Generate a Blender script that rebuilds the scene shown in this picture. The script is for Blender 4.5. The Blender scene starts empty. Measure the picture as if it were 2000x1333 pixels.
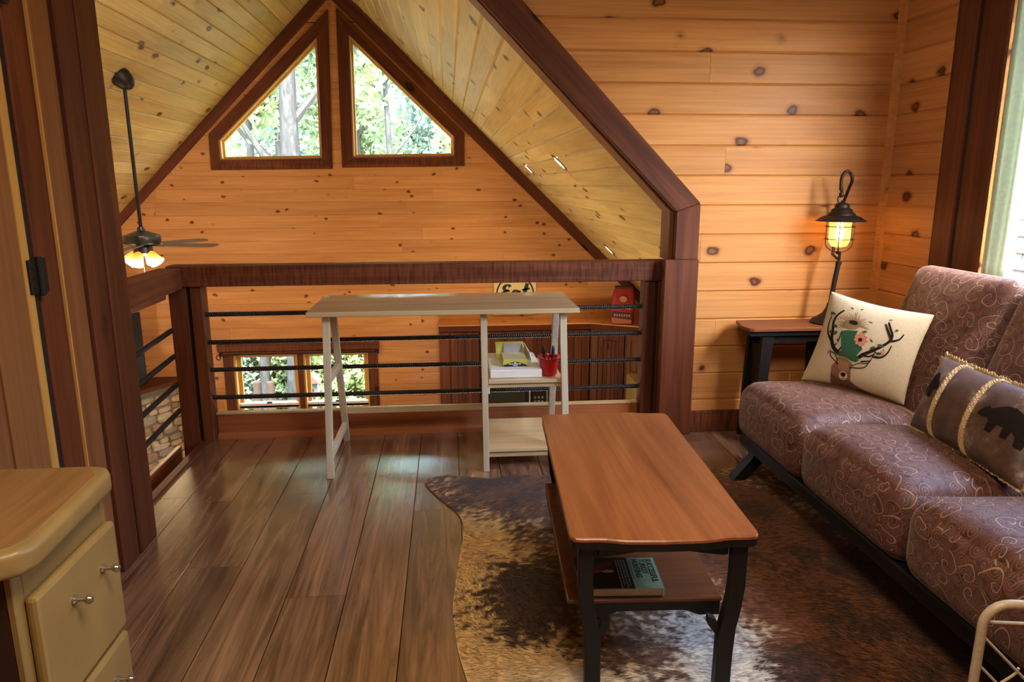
import bpy, bmesh, math, random
import numpy as np
from mathutils import Vector, Matrix, noise as mnoise

random.seed(7)
NP = np.random.default_rng(11)
SC = bpy.context.scene
COL = SC.collection

# ------------------------------------------------------------------ camera
cam_d = bpy.data.cameras.new('camera')
cam = bpy.data.objects.new('camera', cam_d)
COL.objects.link(cam)
cam_d.sensor_width = 36.0
cam_d.lens = 1403.8 / 2000 * 36
cam_d.clip_start = 0.05
pt, yw, rl = (math.radians(a) for a in (12.32, 5.0, 0.112))
_f = Vector((math.sin(yw) * math.cos(pt), math.cos(yw) * math.cos(pt), -math.sin(pt)))
_r = Vector((math.cos(yw), -math.sin(yw), 0))
_d = _f.cross(_r)
_r2 = math.cos(rl) * _r + math.sin(rl) * _d
_d2 = -math.sin(rl) * _r + math.cos(rl) * _d
_m = Matrix((_r2, -_d2, -_f)).transposed().to_4x4()
_m.translation = Vector((0, 0, 1.27))
cam.matrix_world = _m
SC.camera = cam

# ------------------------------------------------------------------ view, sky, sun, large lights
SC.view_settings.view_transform = 'Standard'
SC.view_settings.look = 'None'
SC.view_settings.gamma = 1.0
SC.view_settings.use_curve_mapping = False
SC.view_settings.exposure = 0.0
SC.cycles.use_denoising = True
SC.cycles.sample_clamp_indirect = 6.0
SC.cycles.caustics_reflective = False
SC.cycles.caustics_refractive = False

world = bpy.data.worlds.new('sky')
SC.world = world
world.use_nodes = True
wn, wl = world.node_tree.nodes, world.node_tree.links
wn.clear()
w_out = wn.new('ShaderNodeOutputWorld')
w_bg = wn.new('ShaderNodeBackground')
w_sky = wn.new('ShaderNodeTexSky')
w_sky.sky_type = 'NISHITA'
w_sky.sun_disc = False
w_sky.sun_elevation = math.radians(55)
w_sky.sun_rotation = math.radians(170)
w_sky.air_density = 1.2
w_sky.dust_density = 3.0
w_bg.inputs['Strength'].default_value = 7.0
wl.new(w_sky.outputs[0], w_bg.inputs[0])
wl.new(w_bg.outputs[0], w_out.inputs[0])


def lamp(name, kind, loc, energy, color, **kw):
    d = bpy.data.lights.new(name, kind)
    d.energy = energy
    d.color = color
    for k, v in kw.items():
        if k not in ('direction',):
            setattr(d, k, v)
    o = bpy.data.objects.new(name, d)
    COL.objects.link(o)
    o.location = loc
    if 'direction' in kw:
        o.rotation_euler = Vector(kw['direction']).to_track_quat('-Z', 'Y').to_euler()
    return o


lamp('sun', 'SUN', (0, -5, 12), 9.0, (1.0, 0.95, 0.86), angle=0.02, direction=(-0.30, 0.36, -0.88))
# daylight portals guide sky sampling through the windows that the house has
lamp('portal_right', 'AREA', (2.36, 2.0, 1.5), 1.0, (1, 1, 1), shape='RECTANGLE', size=1.5, size_y=1.25, direction=(-1, 0, 0)).data.cycles.is_portal = True
lamp('portal_gable', 'AREA', (-1.18, 8.48, 2.2), 1.0, (1, 1, 1), shape='RECTANGLE', size=2.7, size_y=1.7, direction=(0, -1, 0)).data.cycles.is_portal = True
lamp('portal_lower', 'AREA', (-1.75, 8.48, -1.3), 1.0, (1, 1, 1), shape='RECTANGLE', size=1.8, size_y=1.4, direction=(0, -1, 0)).data.cycles.is_portal = True
# unseen fill lamps added: one high in the loft, two facing up below
lamp('loft_fill', 'AREA', (0.4, 0.5, 2.40), 50, (1.0, 0.80, 0.56), shape='DISK', size=0.9, direction=(0, 0.1, -1))
lamp('great_room_fill', 'AREA', (0.0, 5.6, -1.7), 75, (1.0, 0.85, 0.62), shape='DISK', size=0.5, direction=(0.1, 0.05, 1))
lamp('great_room_fill', 'AREA', (-4.1, 5.0, -1.7), 65, (1.0, 0.85, 0.62), shape='DISK', size=0.5, direction=(0.30, 0.10, 1))

# ------------------------------------------------------------------ helpers


class MB:
    def __init__(s):
        s.v = []; s.f = []; s.uv = None

    def add(s, verts, faces):
        n = len(s.v)
        s.v += [tuple(p) for p in verts]
        s.f += [tuple(i + n for i in f) for f in faces]
        return s

    def box(s, x0, x1, y0, y1, z0, z1):
        return s.add([(x0, y0, z0), (x1, y0, z0), (x1, y1, z0), (x0, y1, z0), (x0, y0, z1), (x1, y0, z1), (x1, y1, z1), (x0, y1, z1)],
                     [(3, 2, 1, 0), (4, 5, 6, 7), (0, 1, 5, 4), (1, 2, 6, 5), (2, 3, 7, 6), (3, 0, 4, 7)])

    def bar(s, a, b, w, h, up=(0, 0, 1)):
        a, b = Vector(a), Vector(b)
        d = (b - a).normalized(); up = Vector(up)
        sx = d.cross(up).normalized(); sz = sx.cross(d).normalized()
        vs = []
        for p in (a, b):
            for i, j in ((-1, -1), (1, -1), (1, 1), (-1, 1)):
                vs.append(p + sx * (i * w / 2) + sz * (j * h / 2))
        return s.add(vs, [(0, 1, 2, 3), (7, 6, 5, 4), (0, 4, 5, 1), (1, 5, 6, 2), (2, 6, 7, 3), (3, 7, 4, 0)])

    def prism(s, pts, off):
        """pts: 3-D polygon, off: extrusion vector"""
        n = len(pts); off = Vector(off)
        vs = [Vector(p) for p in pts] + [Vector(p) + off for p in pts]
        fs = [tuple(range(n)), tuple(range(2 * n - 1, n - 1, -1))]
        fs += [(i, i + n, (i + 1) % n + n, (i + 1) % n) for i in range(n)]
        return s.add(vs, fs)

    def tube(s, path, r, n=8, cap=True, closed=False):
        path = [Vector(p) for p in path]
        rs = r if isinstance(r, (list, tuple)) else [r] * len(path)
        prev = None; rings = []
        m = len(path)
        for i, p in enumerate(path):
            if closed:
                t = (path[(i + 1) % m] - path[i - 1]).normalized()
            else:
                t = (path[min(i + 1, m - 1)] - path[max(i - 1, 0)]).normalized()
            if prev is None:
                a = t.orthogonal().normalized()
            else:
                a = (prev - t * prev.dot(t)).normalized()
            prev = a
            b = t.cross(a)
            rings.append([p + (a * math.cos(2 * math.pi * k / n) + b * math.sin(2 * math.pi * k / n)) * rs[i] for k in range(n)])
        vs = [q for rg in rings for q in rg]
        fs = []
        for i in range(m if closed else m - 1):
            j = (i + 1) % m
            for k in range(n):
                fs.append((i * n + k, i * n + (k + 1) % n, j * n + (k + 1) % n, j * n + k))
        if cap and not closed:
            fs.append(tuple(range(n - 1, -1, -1)))
            fs.append(tuple((m - 1) * n + k for k in range(n)))
        return s.add(vs, fs)

    def lathe(s, prof, c=(0, 0, 0), n=20, axis=(0, 0, 1), cap=True):
        """prof: list of (radius, height)"""
        c = Vector(c); ax = Vector(axis).normalized()
        a = ax.orthogonal().normalized(); b = ax.cross(a)
        vs = []
        for r, h in prof:
            for k in range(n):
                t = 2 * math.pi * k / n
                vs.append(c + ax * h + (a * math.cos(t) + b * math.sin(t)) * max(r, 1e-4))
        fs = []
        for i in range(len(prof) - 1):
            for k in range(n):
                fs.append((i * n + k, i * n + (k + 1) % n, (i + 1) * n + (k + 1) % n, (i + 1) * n + k))
        if cap:
            fs.append(tuple(range(n - 1, -1, -1)))
            m = len(prof) - 1
            fs.append(tuple(m * n + k for k in range(n)))
        return s.add(vs, fs)

    def mesh(s, name, smooth=False, bevel=0.0, seg=1, sharp=0.7):
        me = bpy.data.meshes.new(name)
        me.from_pydata(s.v, [], s.f)
        bm = bmesh.new(); bm.from_mesh(me)
        bmesh.ops.recalc_face_normals(bm, faces=bm.faces)
        if bevel:
            es = [e for e in bm.edges if len(e.link_faces) == 2 and e.calc_face_angle(0) > 0.5]
            bmesh.ops.bevel(bm, geom=es, offset=bevel, segments=seg, affect='EDGES', profile=0.5, clamp_overlap=True)
        bm.to_mesh(me); bm.free()
        if smooth:
            me.polygons.foreach_set('use_smooth', [True] * len(me.polygons))
            me.set_sharp_from_angle(angle=sharp)
        return me


def link(name, me, mat, parent=None):
    o = bpy.data.objects.new(name, me)
    COL.objects.link(o)
    if mat is not None and not me.materials:
        me.materials.append(mat)
    if parent is not None:
        o.parent = parent
        o.matrix_parent_inverse = Matrix.Translation(-WLOC[parent.name])
        WLOC[o.name] = WLOC[parent.name] if False else Vector((0, 0, 0))
    else:
        WLOC[o.name] = Vector((0, 0, 0))
    return o


WLOC = {}


def part(root, name, mb, mat, smooth=False, bevel=0.0, seg=1, sharp=0.7, label=None):
    me = mb if isinstance(mb, bpy.types.Mesh) else mb.mesh(name, smooth, bevel, seg, sharp)
    o = link(name, me, mat, root)
    if label:
        o['label'] = label
    return o


def thing(name, label, cat, loc=(0, 0, 0), group=None):
    o = bpy.data.objects.new(name, None)
    COL.objects.link(o)
    o.empty_display_size = 0.1
    o.location = loc
    WLOC[o.name] = Vector(loc)
    o['label'] = label; o['category'] = cat
    if group:
        o['group'] = group
    return o


def single(name, mb, mat, label, cat, loc=(0, 0, 0), group=None, **kw):
    """a thing that is one mesh; loc is its base point"""
    me = mb.mesh(name, **kw)
    me.transform(Matrix.Translation(-Vector(loc)))
    o = link(name, me, mat)
    o.location = loc
    WLOC[o.name] = Vector(loc)
    o['label'] = label; o['category'] = cat
    if group:
        o['group'] = group
    return o


def struct(name, mb, mat, **kw):
    o = link(name, mb.mesh(name, **kw), mat)
    o['kind'] = 'structure'
    return o


def struct_empty(name):
    o = bpy.data.objects.new(name, None)
    COL.objects.link(o); o['kind'] = 'structure'
    WLOC[o.name] = Vector((0, 0, 0))
    return o


# ------------------------------------------------------------------ materials
MATS = {}


def new_mat(name):
    m = bpy.data.materials.new(name)
    m.use_nodes = True
    nt = m.node_tree
    b = nt.nodes['Principled BSDF']
    return m, nt, b


def N(nt, t, **kw):
    n = nt.nodes.new(t)
    for k, v in kw.items():
        if k.startswith('i_'):
            n.inputs[int(k[2:]) if k[2:].isdigit() else k[2:]].default_value = v
        else:
            setattr(n, k, v)
    return n


def L(nt, a, b):
    nt.links.new(a, b)


def ramp(nt, fac, stops, interp='LINEAR'):
    n = nt.nodes.new('ShaderNodeValToRGB')
    n.color_ramp.interpolation = interp
    e = n.color_ramp.elements
    while len(e) < len(stops):
        e.new(0.5)
    for el, (p, c) in zip(e, stops):
        el.position = p
        el.color = (c[0], c[1], c[2], 1) if isinstance(c, (tuple, list)) else (c, c, c, 1)
    if fac is not None:
        L(nt, fac, n.inputs[0])
    return n


def mixc(nt, fac, a, b, mode='MIX'):
    n = nt.nodes.new('ShaderNodeMix')
    n.data_type = 'RGBA'; n.blend_type = mode
    for sock, val in ((n.inputs[0], fac), (n.inputs[6], a), (n.inputs[7], b)):
        if hasattr(val, 'links') or isinstance(val, bpy.types.NodeSocket):
            L(nt, val, sock)
        elif isinstance(val, (int, float)):
            sock.default_value = val if sock.type == 'VALUE' else (val, val, val, 1)
        else:
            sock.default_value = (val[0], val[1], val[2], 1)
    return n.outputs[2]


def plain(name, col, rough=0.5, metal=0.0, emis=None, estr=0.0, bump=0.0, bscale=200, **kw):
    if name in MATS:
        return MATS[name]
    m, nt, b = new_mat(name)
    tc = N(nt, 'ShaderNodeTexCoord')
    nz = N(nt, 'ShaderNodeTexNoise', i_Scale=bscale, i_Detail=3.0)
    L(nt, tc.outputs['Object'], nz.inputs['Vector'])
    r = ramp(nt, nz.outputs[0], [(0.3, tuple(c * 0.86 for c in col)), (0.7, tuple(min(1, c * 1.1) for c in col))])
    L(nt, r.outputs[0], b.inputs['Base Color'])
    b.inputs['Roughness'].default_value = rough
    b.inputs['Metallic'].default_value = metal
    if emis:
        b.inputs['Emission Color'].default_value = (*emis, 1)
        b.inputs['Emission Strength'].default_value = estr
    if bump:
        bp = N(nt, 'ShaderNodeBump', i_Strength=bump, i_Distance=0.002)
        L(nt, nz.outputs[0], bp.inputs['Height'])
        L(nt, bp.outputs[0], b.inputs['Normal'])
    for k, v in kw.items():
        b.inputs[k.replace('_', ' ')].default_value = v
    MATS[name] = m
    return m


def wood(name, light, dark, axis='X', scale=10, stretch=0.1, rough=0.45, bump=0.15, rand=0.12, knots=None,
         knot_col=(0.075, 0.018, 0.008), contrast=(0.3, 0.72), fine=90, coat=0.0, saw=0.0, distort=0.8, spec=0.15, turn=0.0):
    m, nt, b = new_mat(name)
    tc = N(nt, 'ShaderNodeTexCoord')
    oi = N(nt, 'ShaderNodeObjectInfo')
    mul = N(nt, 'ShaderNodeMath', operation='MULTIPLY', i_1=61.7)
    L(nt, oi.outputs['Random'], mul.inputs[0])
    off = N(nt, 'ShaderNodeCombineXYZ')
    for k in range(3):
        L(nt, mul.outputs[0], off.inputs[k])
    ai = 'XYZ'.index(axis)
    src = tc.outputs['Object']
    if turn:
        rm = N(nt, 'ShaderNodeMapping')
        rm.inputs['Rotation'].default_value = (0, math.radians(turn), 0)
        L(nt, src, rm.inputs[0]); src = rm.outputs[0]

    def coords(st):
        mp = N(nt, 'ShaderNodeMapping')
        s = [1, 1, 1]; s[ai] = st
        mp.inputs['Scale'].default_value = s
        L(nt, src, mp.inputs[0])
        ad = N(nt, 'ShaderNodeVectorMath', operation='ADD')
        L(nt, mp.outputs[0], ad.inputs[0]); L(nt, off.outputs[0], ad.inputs[1])
        return ad.outputs[0]
    c1 = coords(stretch)
    n1 = N(nt, 'ShaderNodeTexNoise', i_Scale=scale, i_Detail=5.0, i_Roughness=0.6, i_Distortion=distort)
    L(nt, c1, n1.inputs['Vector'])
    r1 = ramp(nt, n1.outputs[0], [(contrast[0], dark), (contrast[1], light)])
    c2 = coords(stretch * 0.25)
    n2 = N(nt, 'ShaderNodeTexNoise', i_Scale=fine, i_Detail=3.0)
    L(nt, c2, n2.inputs['Vector'])
    r2 = ramp(nt, n2.outputs[0], [(0.25, 0.72), (0.6, 1.05)])
    col = mixc(nt, 0.7, r1.outputs[0], r2.outputs[0], 'MULTIPLY')
    # each board its own tone
    tone = N(nt, 'ShaderNodeMapRange', i_3=1 - rand, i_4=1 + rand)
    L(nt, oi.outputs['Random'], tone.inputs[0])
    hsv = N(nt, 'ShaderNodeHueSaturation')
    L(nt, tone.outputs[0], hsv.inputs['Value']); L(nt, col, hsv.inputs['Color'])
    col = hsv.outputs[0]
    if knots:
        kscale, kst, ksize = knots
        ck = coords(kst)
        vo = N(nt, 'ShaderNodeTexVoronoi', i_Scale=kscale, i_Randomness=1.0)
        wob = N(nt, 'ShaderNodeTexNoise', i_Scale=22.0, i_Detail=2.0)
        L(nt, ck, wob.inputs['Vector'])
        wm = N(nt, 'ShaderNodeVectorMath', operation='SCALE', i_3=0.03)
        L(nt, wob.outputs['Color'], wm.inputs[0])
        wa = N(nt, 'ShaderNodeVectorMath', operation='ADD')
        L(nt, ck, wa.inputs[0]); L(nt, wm.outputs[0], wa.inputs[1])
        L(nt, wa.outputs[0], vo.inputs['Vector'])
        rk = ramp(nt, vo.outputs['Distance'], [(0.0, 0.75), (ksize * 0.4, 0.72), (ksize * 0.62, 1.0), (ksize * 0.8, 0.9), (ksize, 0.3), (ksize * 1.5, 0.0)])
        col = mixc(nt, rk.outputs[0], col, knot_col)
    L(nt, col, b.inputs['Base Color'])
    b.inputs['Roughness'].default_value = rough
    b.inputs['Specular IOR Level'].default_value = spec
    if coat:
        b.inputs['Coat Weight'].default_value = coat
        b.inputs['Coat IOR'].default_value = 1.65
        b.inputs['Coat Roughness'].default_value = 0.14
    h = n2.outputs[0]
    if saw:
        cs = N(nt, 'ShaderNodeMapping')
        s = [0.1, 0.1, 0.1]; s[ai] = 1
        cs.inputs['Scale'].default_value = s
        L(nt, tc.outputs['Object'], cs.inputs[0])
        n3 = N(nt, 'ShaderNodeTexNoise', i_Scale=90.0, i_Detail=2.0)
        L(nt, cs.outputs[0], n3.inputs['Vector'])
        ad = N(nt, 'ShaderNodeMath', operation='MULTIPLY_ADD', i_1=saw)
        L(nt, n3.outputs[0], ad.inputs[0]); L(nt, n2.outputs[0], ad.inputs[2])
        h = ad.outputs[0]
        r3 = ramp(nt, n3.outputs[0], [(0.3, 0.55), (0.62, 1.35)])
        L(nt, mixc(nt, 0.8, col, r3.outputs[0], 'MULTIPLY'), b.inputs['Base Color'])
    bp = N(nt, 'ShaderNodeBump', i_Strength=bump, i_Distance=0.003)
    L(nt, h, bp.inputs['Height']); L(nt, bp.outputs[0], b.inputs['Normal'])
    MATS[name] = m
    return m


PINE_L, PINE_D = (0.58, 0.27, 0.085), (0.45, 0.175, 0.048)
wall_pine_x = wood('pine_wall_x', PINE_L, PINE_D, 'X', 9, 0.08, rough=0.42, knots=(6.0, 0.7, 0.15), rand=0.10)
wall_pine_y = wood('pine_wall_y', PINE_L, PINE_D, 'Y', 9, 0.08, rough=0.42, knots=(6.0, 0.7, 0.15), rand=0.10)
wall_pine_far = wood('pine_wall_far', (0.58, 0.285, 0.105), (0.44, 0.185, 0.062), 'X', 9, 0.08, rough=0.42, knots=(7.0, 0.75, 0.12), rand=0.12)
ceil_pine = wood('pine_ceiling', (0.60, 0.425, 0.155), (0.44, 0.285, 0.092), 'Y', 9, 0.08, rough=0.36, knots=(5.5, 0.5, 0.15), rand=0.13, bump=0.25)
door_pine = wood('pine_door', (0.30, 0.145, 0.055), (0.21, 0.09, 0.034), 'Z', 9, 0.07, rough=0.5, knots=(3.0, 0.5, 0.10), rand=0.05)
DK_L, DK_D = (0.155, 0.046, 0.018), (0.062, 0.017, 0.008)
dark_x = wood('dark_stain_x', DK_L, DK_D, 'X', 14, 0.06, rough=0.55, saw=0.8, knots=(3.0, 0.5, 0.10), knot_col=(0.012, 0.005, 0.004))
dark_y = wood('dark_stain_y', DK_L, DK_D, 'Y', 14, 0.06, rough=0.55, knots=(3.0, 0.5, 0.10), knot_col=(0.012, 0.005, 0.004))
dark_z = wood('dark_stain_z', DK_L, DK_D, 'Z', 14, 0.06, rough=0.55, knots=(3.0, 0.5, 0.10), knot_col=(0.012, 0.005, 0.004))
dark_r = wood('dark_stain_right_slope', DK_L, DK_D, 'X', 14, 0.06, rough=0.55, turn=-45, knots=(3.0, 0.5, 0.10), knot_col=(0.012, 0.005, 0.004))
dark_l = wood('dark_stain_left_slope', DK_L, DK_D, 'X', 14, 0.06, rough=0.55, turn=45, knots=(3.0, 0.5, 0.10), knot_col=(0.012, 0.005, 0.004))
mid_x = wood('red_stain_x', (0.36, 0.125, 0.045), (0.24, 0.075, 0.027), 'X', 10, 0.06, rough=0.4, knots=(3.0, 0.5, 0.1))
mid_y = wood('red_stain_y', (0.26, 0.075, 0.028), (0.15, 0.042, 0.017), 'Y', 10, 0.06, rough=0.4)
mid_z = wood('brown_stain_z', (0.25, 0.105, 0.04), (0.15, 0.058, 0.022), 'Z', 10, 0.06, rough=0.45)
floor_wood = wood('floor_plank', (0.32, 0.175, 0.102), (0.062, 0.029, 0.017), 'Y', 13, 0.07, rough=0.24, rand=0.18, contrast=(0.30, 0.70), fine=110, bump=0.05, distort=2.2, spec=0.7, coat=1.0,
                  knots=(2.2, 0.35, 0.06), knot_col=(0.035, 0.017, 0.01))
table_wood = wood('table_top_wood', (0.36, 0.120, 0.034), (0.17, 0.048, 0.014), 'Y', 12, 0.07, rough=0.33, bump=0.05, rand=0.0, spec=0.4)
shelf_wood = wood('table_shelf_wood', (0.20, 0.066, 0.026), (0.12, 0.038, 0.015), 'X', 9, 0.05, rough=0.35, bump=0.05, rand=0.0)
black_wood = plain('black_painted_wood', (0.008, 0.0065, 0.0055), 0.5, Specular_IOR_Level=0.25)
iron = plain('black_iron', (0.018, 0.015, 0.014), 0.55, 0.2, bump=0.2, Specular_IOR_Level=0.3)
oak_x = wood('pale_oak_x', (0.56, 0.43, 0.25), (0.45, 0.33, 0.18), 'X', 10, 0.06, rough=0.2, bump=0.03, rand=0.03, coat=0.3, spec=0.5)
oak_z = wood('pale_oak_z', (0.58, 0.50, 0.36), (0.47, 0.39, 0.27), 'Z', 10, 0.06, rough=0.4, bump=0.05, rand=0.03)
sash_pine = wood('sash_pine', (0.62, 0.36, 0.10), (0.52, 0.28, 0.075), 'Z', 10, 0.1, rough=0.4, rand=0.03)
white_paint = plain('white_paint', (0.75, 0.74, 0.70), 0.4)
cream_paint = plain('cream_paint', (0.31, 0.21, 0.075), 0.38, bscale=9)

# ------------------------------------------------------------------ planked surfaces


def clip_poly(poly, a, b, c):
    """keep a*u + b*v <= c"""
    out = []
    for i in range(len(poly)):
        p, q = poly[i], poly[(i + 1) % len(poly)]
        dp, dq = a * p[0] + b * p[1] - c, a * q[0] + b * q[1] - c
        if dp <= 0:
            out.append(p)
        if (dp < 0 < dq) or (dq < 0 < dp):
            t = dp / (dp - dq)
            out.append((p[0] + (q[0] - p[0]) * t, p[1] + (q[1] - p[1]) * t))
    res = []
    for p in out:
        if not res or abs(p[0] - res[-1][0]) + abs(p[1] - res[-1][1]) > 1e-5:
            res.append(p)
    if len(res) > 1 and abs(res[0][0] - res[-1][0]) + abs(res[0][1] - res[-1][1]) < 1e-5:
        res.pop()
    return res if len(res) >= 3 else None


def planks(parent, mat, org, uax, vax, nax, rows, regions, joints, thick=0.02, vb=0.005, name='plank', jgap=0.0006, mats=None):
    """rows: list of (v0, v1); regions: convex polygons in (u, v) that the boards cover;
    joints(row) -> sorted list of u where boards butt"""
    org, uax, vax, nax = Vector(org), Vector(uax).normalized(), Vector(vax).normalized(), Vector(nax).normalized()
    flip = uax.cross(vax).dot(nax) < 0
    made = []
    for ri, (v0, v1) in enumerate(rows):
        js = joints(ri)
        for ja, jb in zip(js[:-1], js[1:]):
            mb = MB()
            for reg in regions:
                p = clip_poly(reg, 0, 1, v1)
                p = p and clip_poly(p, 0, -1, -v0)
                p = p and clip_poly(p, 1, 0, jb - jgap)
                p = p and clip_poly(p, -1, 0, -ja - jgap)
                if not p:
                    continue
                area = abs(sum(p[i][0] * p[(i + 1) % len(p)][1] - p[(i + 1) % len(p)][0] * p[i][1] for i in range(len(p)))) / 2
                if area < 2e-4:
                    continue
                sgn = sum(p[i][0] * p[(i + 1) % len(p)][1] - p[(i + 1) % len(p)][0] * p[i][1] for i in range(len(p)))
                if (sgn < 0) != flip:
                    p = p[::-1]
                n = len(p)
                W = lambda u, v, d: org + uax * u + vax * v + nax * d
                back = [W(u, v, 0) for u, v in p]
                mid = [W(u, v, thick - vb) for u, v in p]
                top = [W(u, min(max(v, v0 + vb), v1 - vb), thick) for u, v in p]
                vs = back + mid + top
                fs = [tuple(range(2 * n, 3 * n))]
                for i in range(n):
                    j = (i + 1) % n
                    fs.append((i, j, n + j, n + i))
                    fs.append((n + i, n + j, 2 * n + j, 2 * n + i))
                mb.add(vs, fs)
            if not mb.v:
                continue
            me = bpy.data.meshes.new(name)
            me.from_pydata(mb.v, [], mb.f)
            bmx = bmesh.new(); bmx.from_mesh(me)
            bmesh.ops.remove_doubles(bmx, verts=bmx.verts, dist=1e-6)
            bmx.to_mesh(me); bmx.free()
            made.append(link(name, me, (mats(ri) if mats else mat), parent))
    return made


def mk_joints(lo, hi, length, seed):
    rr = random.Random(seed)

    def f(ri):
        js = [lo]
        u = lo + length * rr.uniform(0.2, 1.0)
        while u < hi - 0.25:
            js.append(u); u += length * rr.uniform(0.75, 1.2)
        js.append(hi)
        return js
    return f


YW = 3.50        # loft gable wall plane
XW = 2.185       # loft right wall plane
YF = 8.30        # far gable wall plane
RX, RZ = -1.18, 3.390     # ridge
SR, SL = 0.982, 1.019     # roof slopes right and left
ZG = -2.6        # great-room floor


def zr(x): return RZ - SR * (x - RX)
def zl(x): return RZ + SL * (x - RX)


# floor of the loft: slab and planks
fl = struct('floor', MB().box(-1.25, XW + 0.1, -1.3, 3.64, -0.30, -0.012), plain('subfloor', (0.02, 0.012, 0.008), 0.8))
PW = 0.1866
seam0 = -0.533    # a seam
x = seam0 - 4 * PW
rows = []
k = 0
while x < XW:
    rows.append((max(x, -1.25) + 0.0013, min(x + PW, XW) - 0.0013)); x += PW
jf = {}
jr = random.Random(5)
fixed = {}
for i in range(len(rows)):
    st = -1.25 - jr.random() * 1.2
    js = [-1.3]
    y = st + 1.22
    while y < 3.5:
        if y > -1.1:
            js.append(y)
        y += 1.22
    js.append(3.635)
    fixed[i] = js
# end joints that show in the photograph
for i, ys in {1: (0.40, 1.62, 2.84), 2: (1.08, 2.30), 3: (1.66, 2.88), 4: (0.87, 2.09, 3.31), 5: (0.40, 1.62, 3.05), 6: (1.45, 2.67)}.items():
    fixed[i] = [-1.3] + [v for v in ys] + [3.635]
planks(fl, floor_wood, (0, 0, -0.012), (0, 1, 0), (1, 0, 0), (0, 0, 1), rows, [[(-1.3, -1.25), (3.635, -1.25), (3.635, XW), (-1.3, XW)]],
       lambda i: fixed[i], thick=0.012, vb=0.0008, jgap=0.0012)

# gable wall of the loft (right of the opening)
wb = struct('wall_back', MB().prism([(1.17, YW + 0.02, -0.3), (XW + 0.1, YW + 0.02, -0.3), (XW + 0.1, YW + 0.02, 2.6), (-0.30, YW + 0.02, 2.6), (1.17, YW + 0.02, 1.165)], (0, 0.10, 0)), plain('wall_core', (0.16, 0.07, 0.03), 0.7))
rows_w = [(0.0245 + 0.1425 * i, 0.167 + 0.1425 * i) for i in range(17)]
planks(wb, wall_pine_x, (0, YW + 0.02, 0), (1, 0, 0), (0, 0, 1), (0, -1, 0), rows_w,
       [[(1.16, 0), (XW, 0), (XW, 1.16), (1.16, 1.16)], [(1.16, 1.16), (XW, 1.16), (XW, 2.46), (-0.19, 2.46)]],
       lambda i: [-0.3, XW] if i % 3 else [-0.3, 1.25 + 0.1 * (i % 2), XW], vb=0.007)

# right wall with its window opening
WY0, WY1, WZ0, WZ1 = 1.25, 2.80, 0.86, 2.14
wr = struct('wall_right', MB().box(XW + 0.02, XW + 0.14, -1.3, WY0, -0.3, 2.6).box(XW + 0.02, XW + 0.14, WY1, YW + 0.12, -0.3, 2.6)
            .box(XW + 0.02, XW + 0.14, WY0, WY1, -0.3, WZ0).box(XW + 0.02, XW + 0.14, WY0, WY1, WZ1, 2.6), MATS['wall_core'])
planks(wr, wall_pine_y, (XW + 0.02, 0, 0), (0, 1, 0), (0, 0, 1), (-1, 0, 0), rows_w,
       [[(-1.3, 0), (WY0, 0), (WY0, 2.46), (-1.3, 2.46)], [(WY1, 0), (YW, 0), (YW, 2.46), (WY1, 2.46)],
        [(WY0, 0), (WY1, 0), (WY1, WZ0), (WY0, WZ0)], [(WY0, WZ1), (WY1, WZ1), (WY1, 2.46), (WY0, 2.46)]],
       lambda i: [-1.3, 0.4 + 0.5 * (i % 2), YW], vb=0.007)
# corner trim
t = struct('trim_1', MB().prism([(XW - 0.028, YW, 0.1), (XW - 0.004, YW - 0.004, 0.1), (XW, YW - 0.028, 0.1), (XW, YW, 0.1)], (0, 0, 2.36)), wall_pine_x)
# baseboards
struct('baseboard_back', MB().box(1.22, XW, YW - 0.02, YW, 0.0, 0.112), dark_x, bevel=0.004)
struct('baseboard_right', MB().box(XW - 0.02, XW, -1.3, YW - 0.02, 0.0, 0.112), dark_y, bevel=0.004)

# loft ceiling, rear wall behind the camera
struct('ceiling', MB().box(-1.2, XW + 0.1, -1.3, YW + 0.1, 2.46, 2.56), ceil_pine)
struct('wall_front', MB().box(-1.2, XW + 0.1, -1.42, -1.3, -0.3, 2.6), wall_pine_x)
# unseen slabs added to block stray light above, beside and under the loft
struct('light_block_over_loft', MB().prism([(-1.12, YW + 0.02, 2.5), (-0.25, YW + 0.02, 2.5), (RX + 0.02, YW + 0.02, RZ)], (0, 0.08, 0)), MATS['wall_core'])
struct('light_block_under_loft', MB().box(-1.25, 2.6, 3.0, 3.1, ZG, -0.3), wall_pine_x)
struct('light_block_filler', MB().box(2.327, 2.7, 3.46, 3.6, -0.35, 2.6).box(2.287, 2.7, 3.0, 3.459, -0.35, -0.30), MATS['wall_core'])
struct('light_block_stair', MB().box(-4.95, -1.12, 2.30, 2.40, ZG, 3.6), wall_pine_x)

# ------------------------------------------------------------------ great room
struct('floor_lower', MB().box(-4.95, 2.6, 2.3, YF + 0.2, ZG - 0.1, ZG), floor_wood)
for nm, xa, xb in (('wall_left', -5.05, -4.95), ('wall_kitchen', 2.6, 2.7)):
    struct(nm, MB().box(xa, xb, 2.3, YF + 0.2, ZG, 0.2), wall_pine_y)

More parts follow.
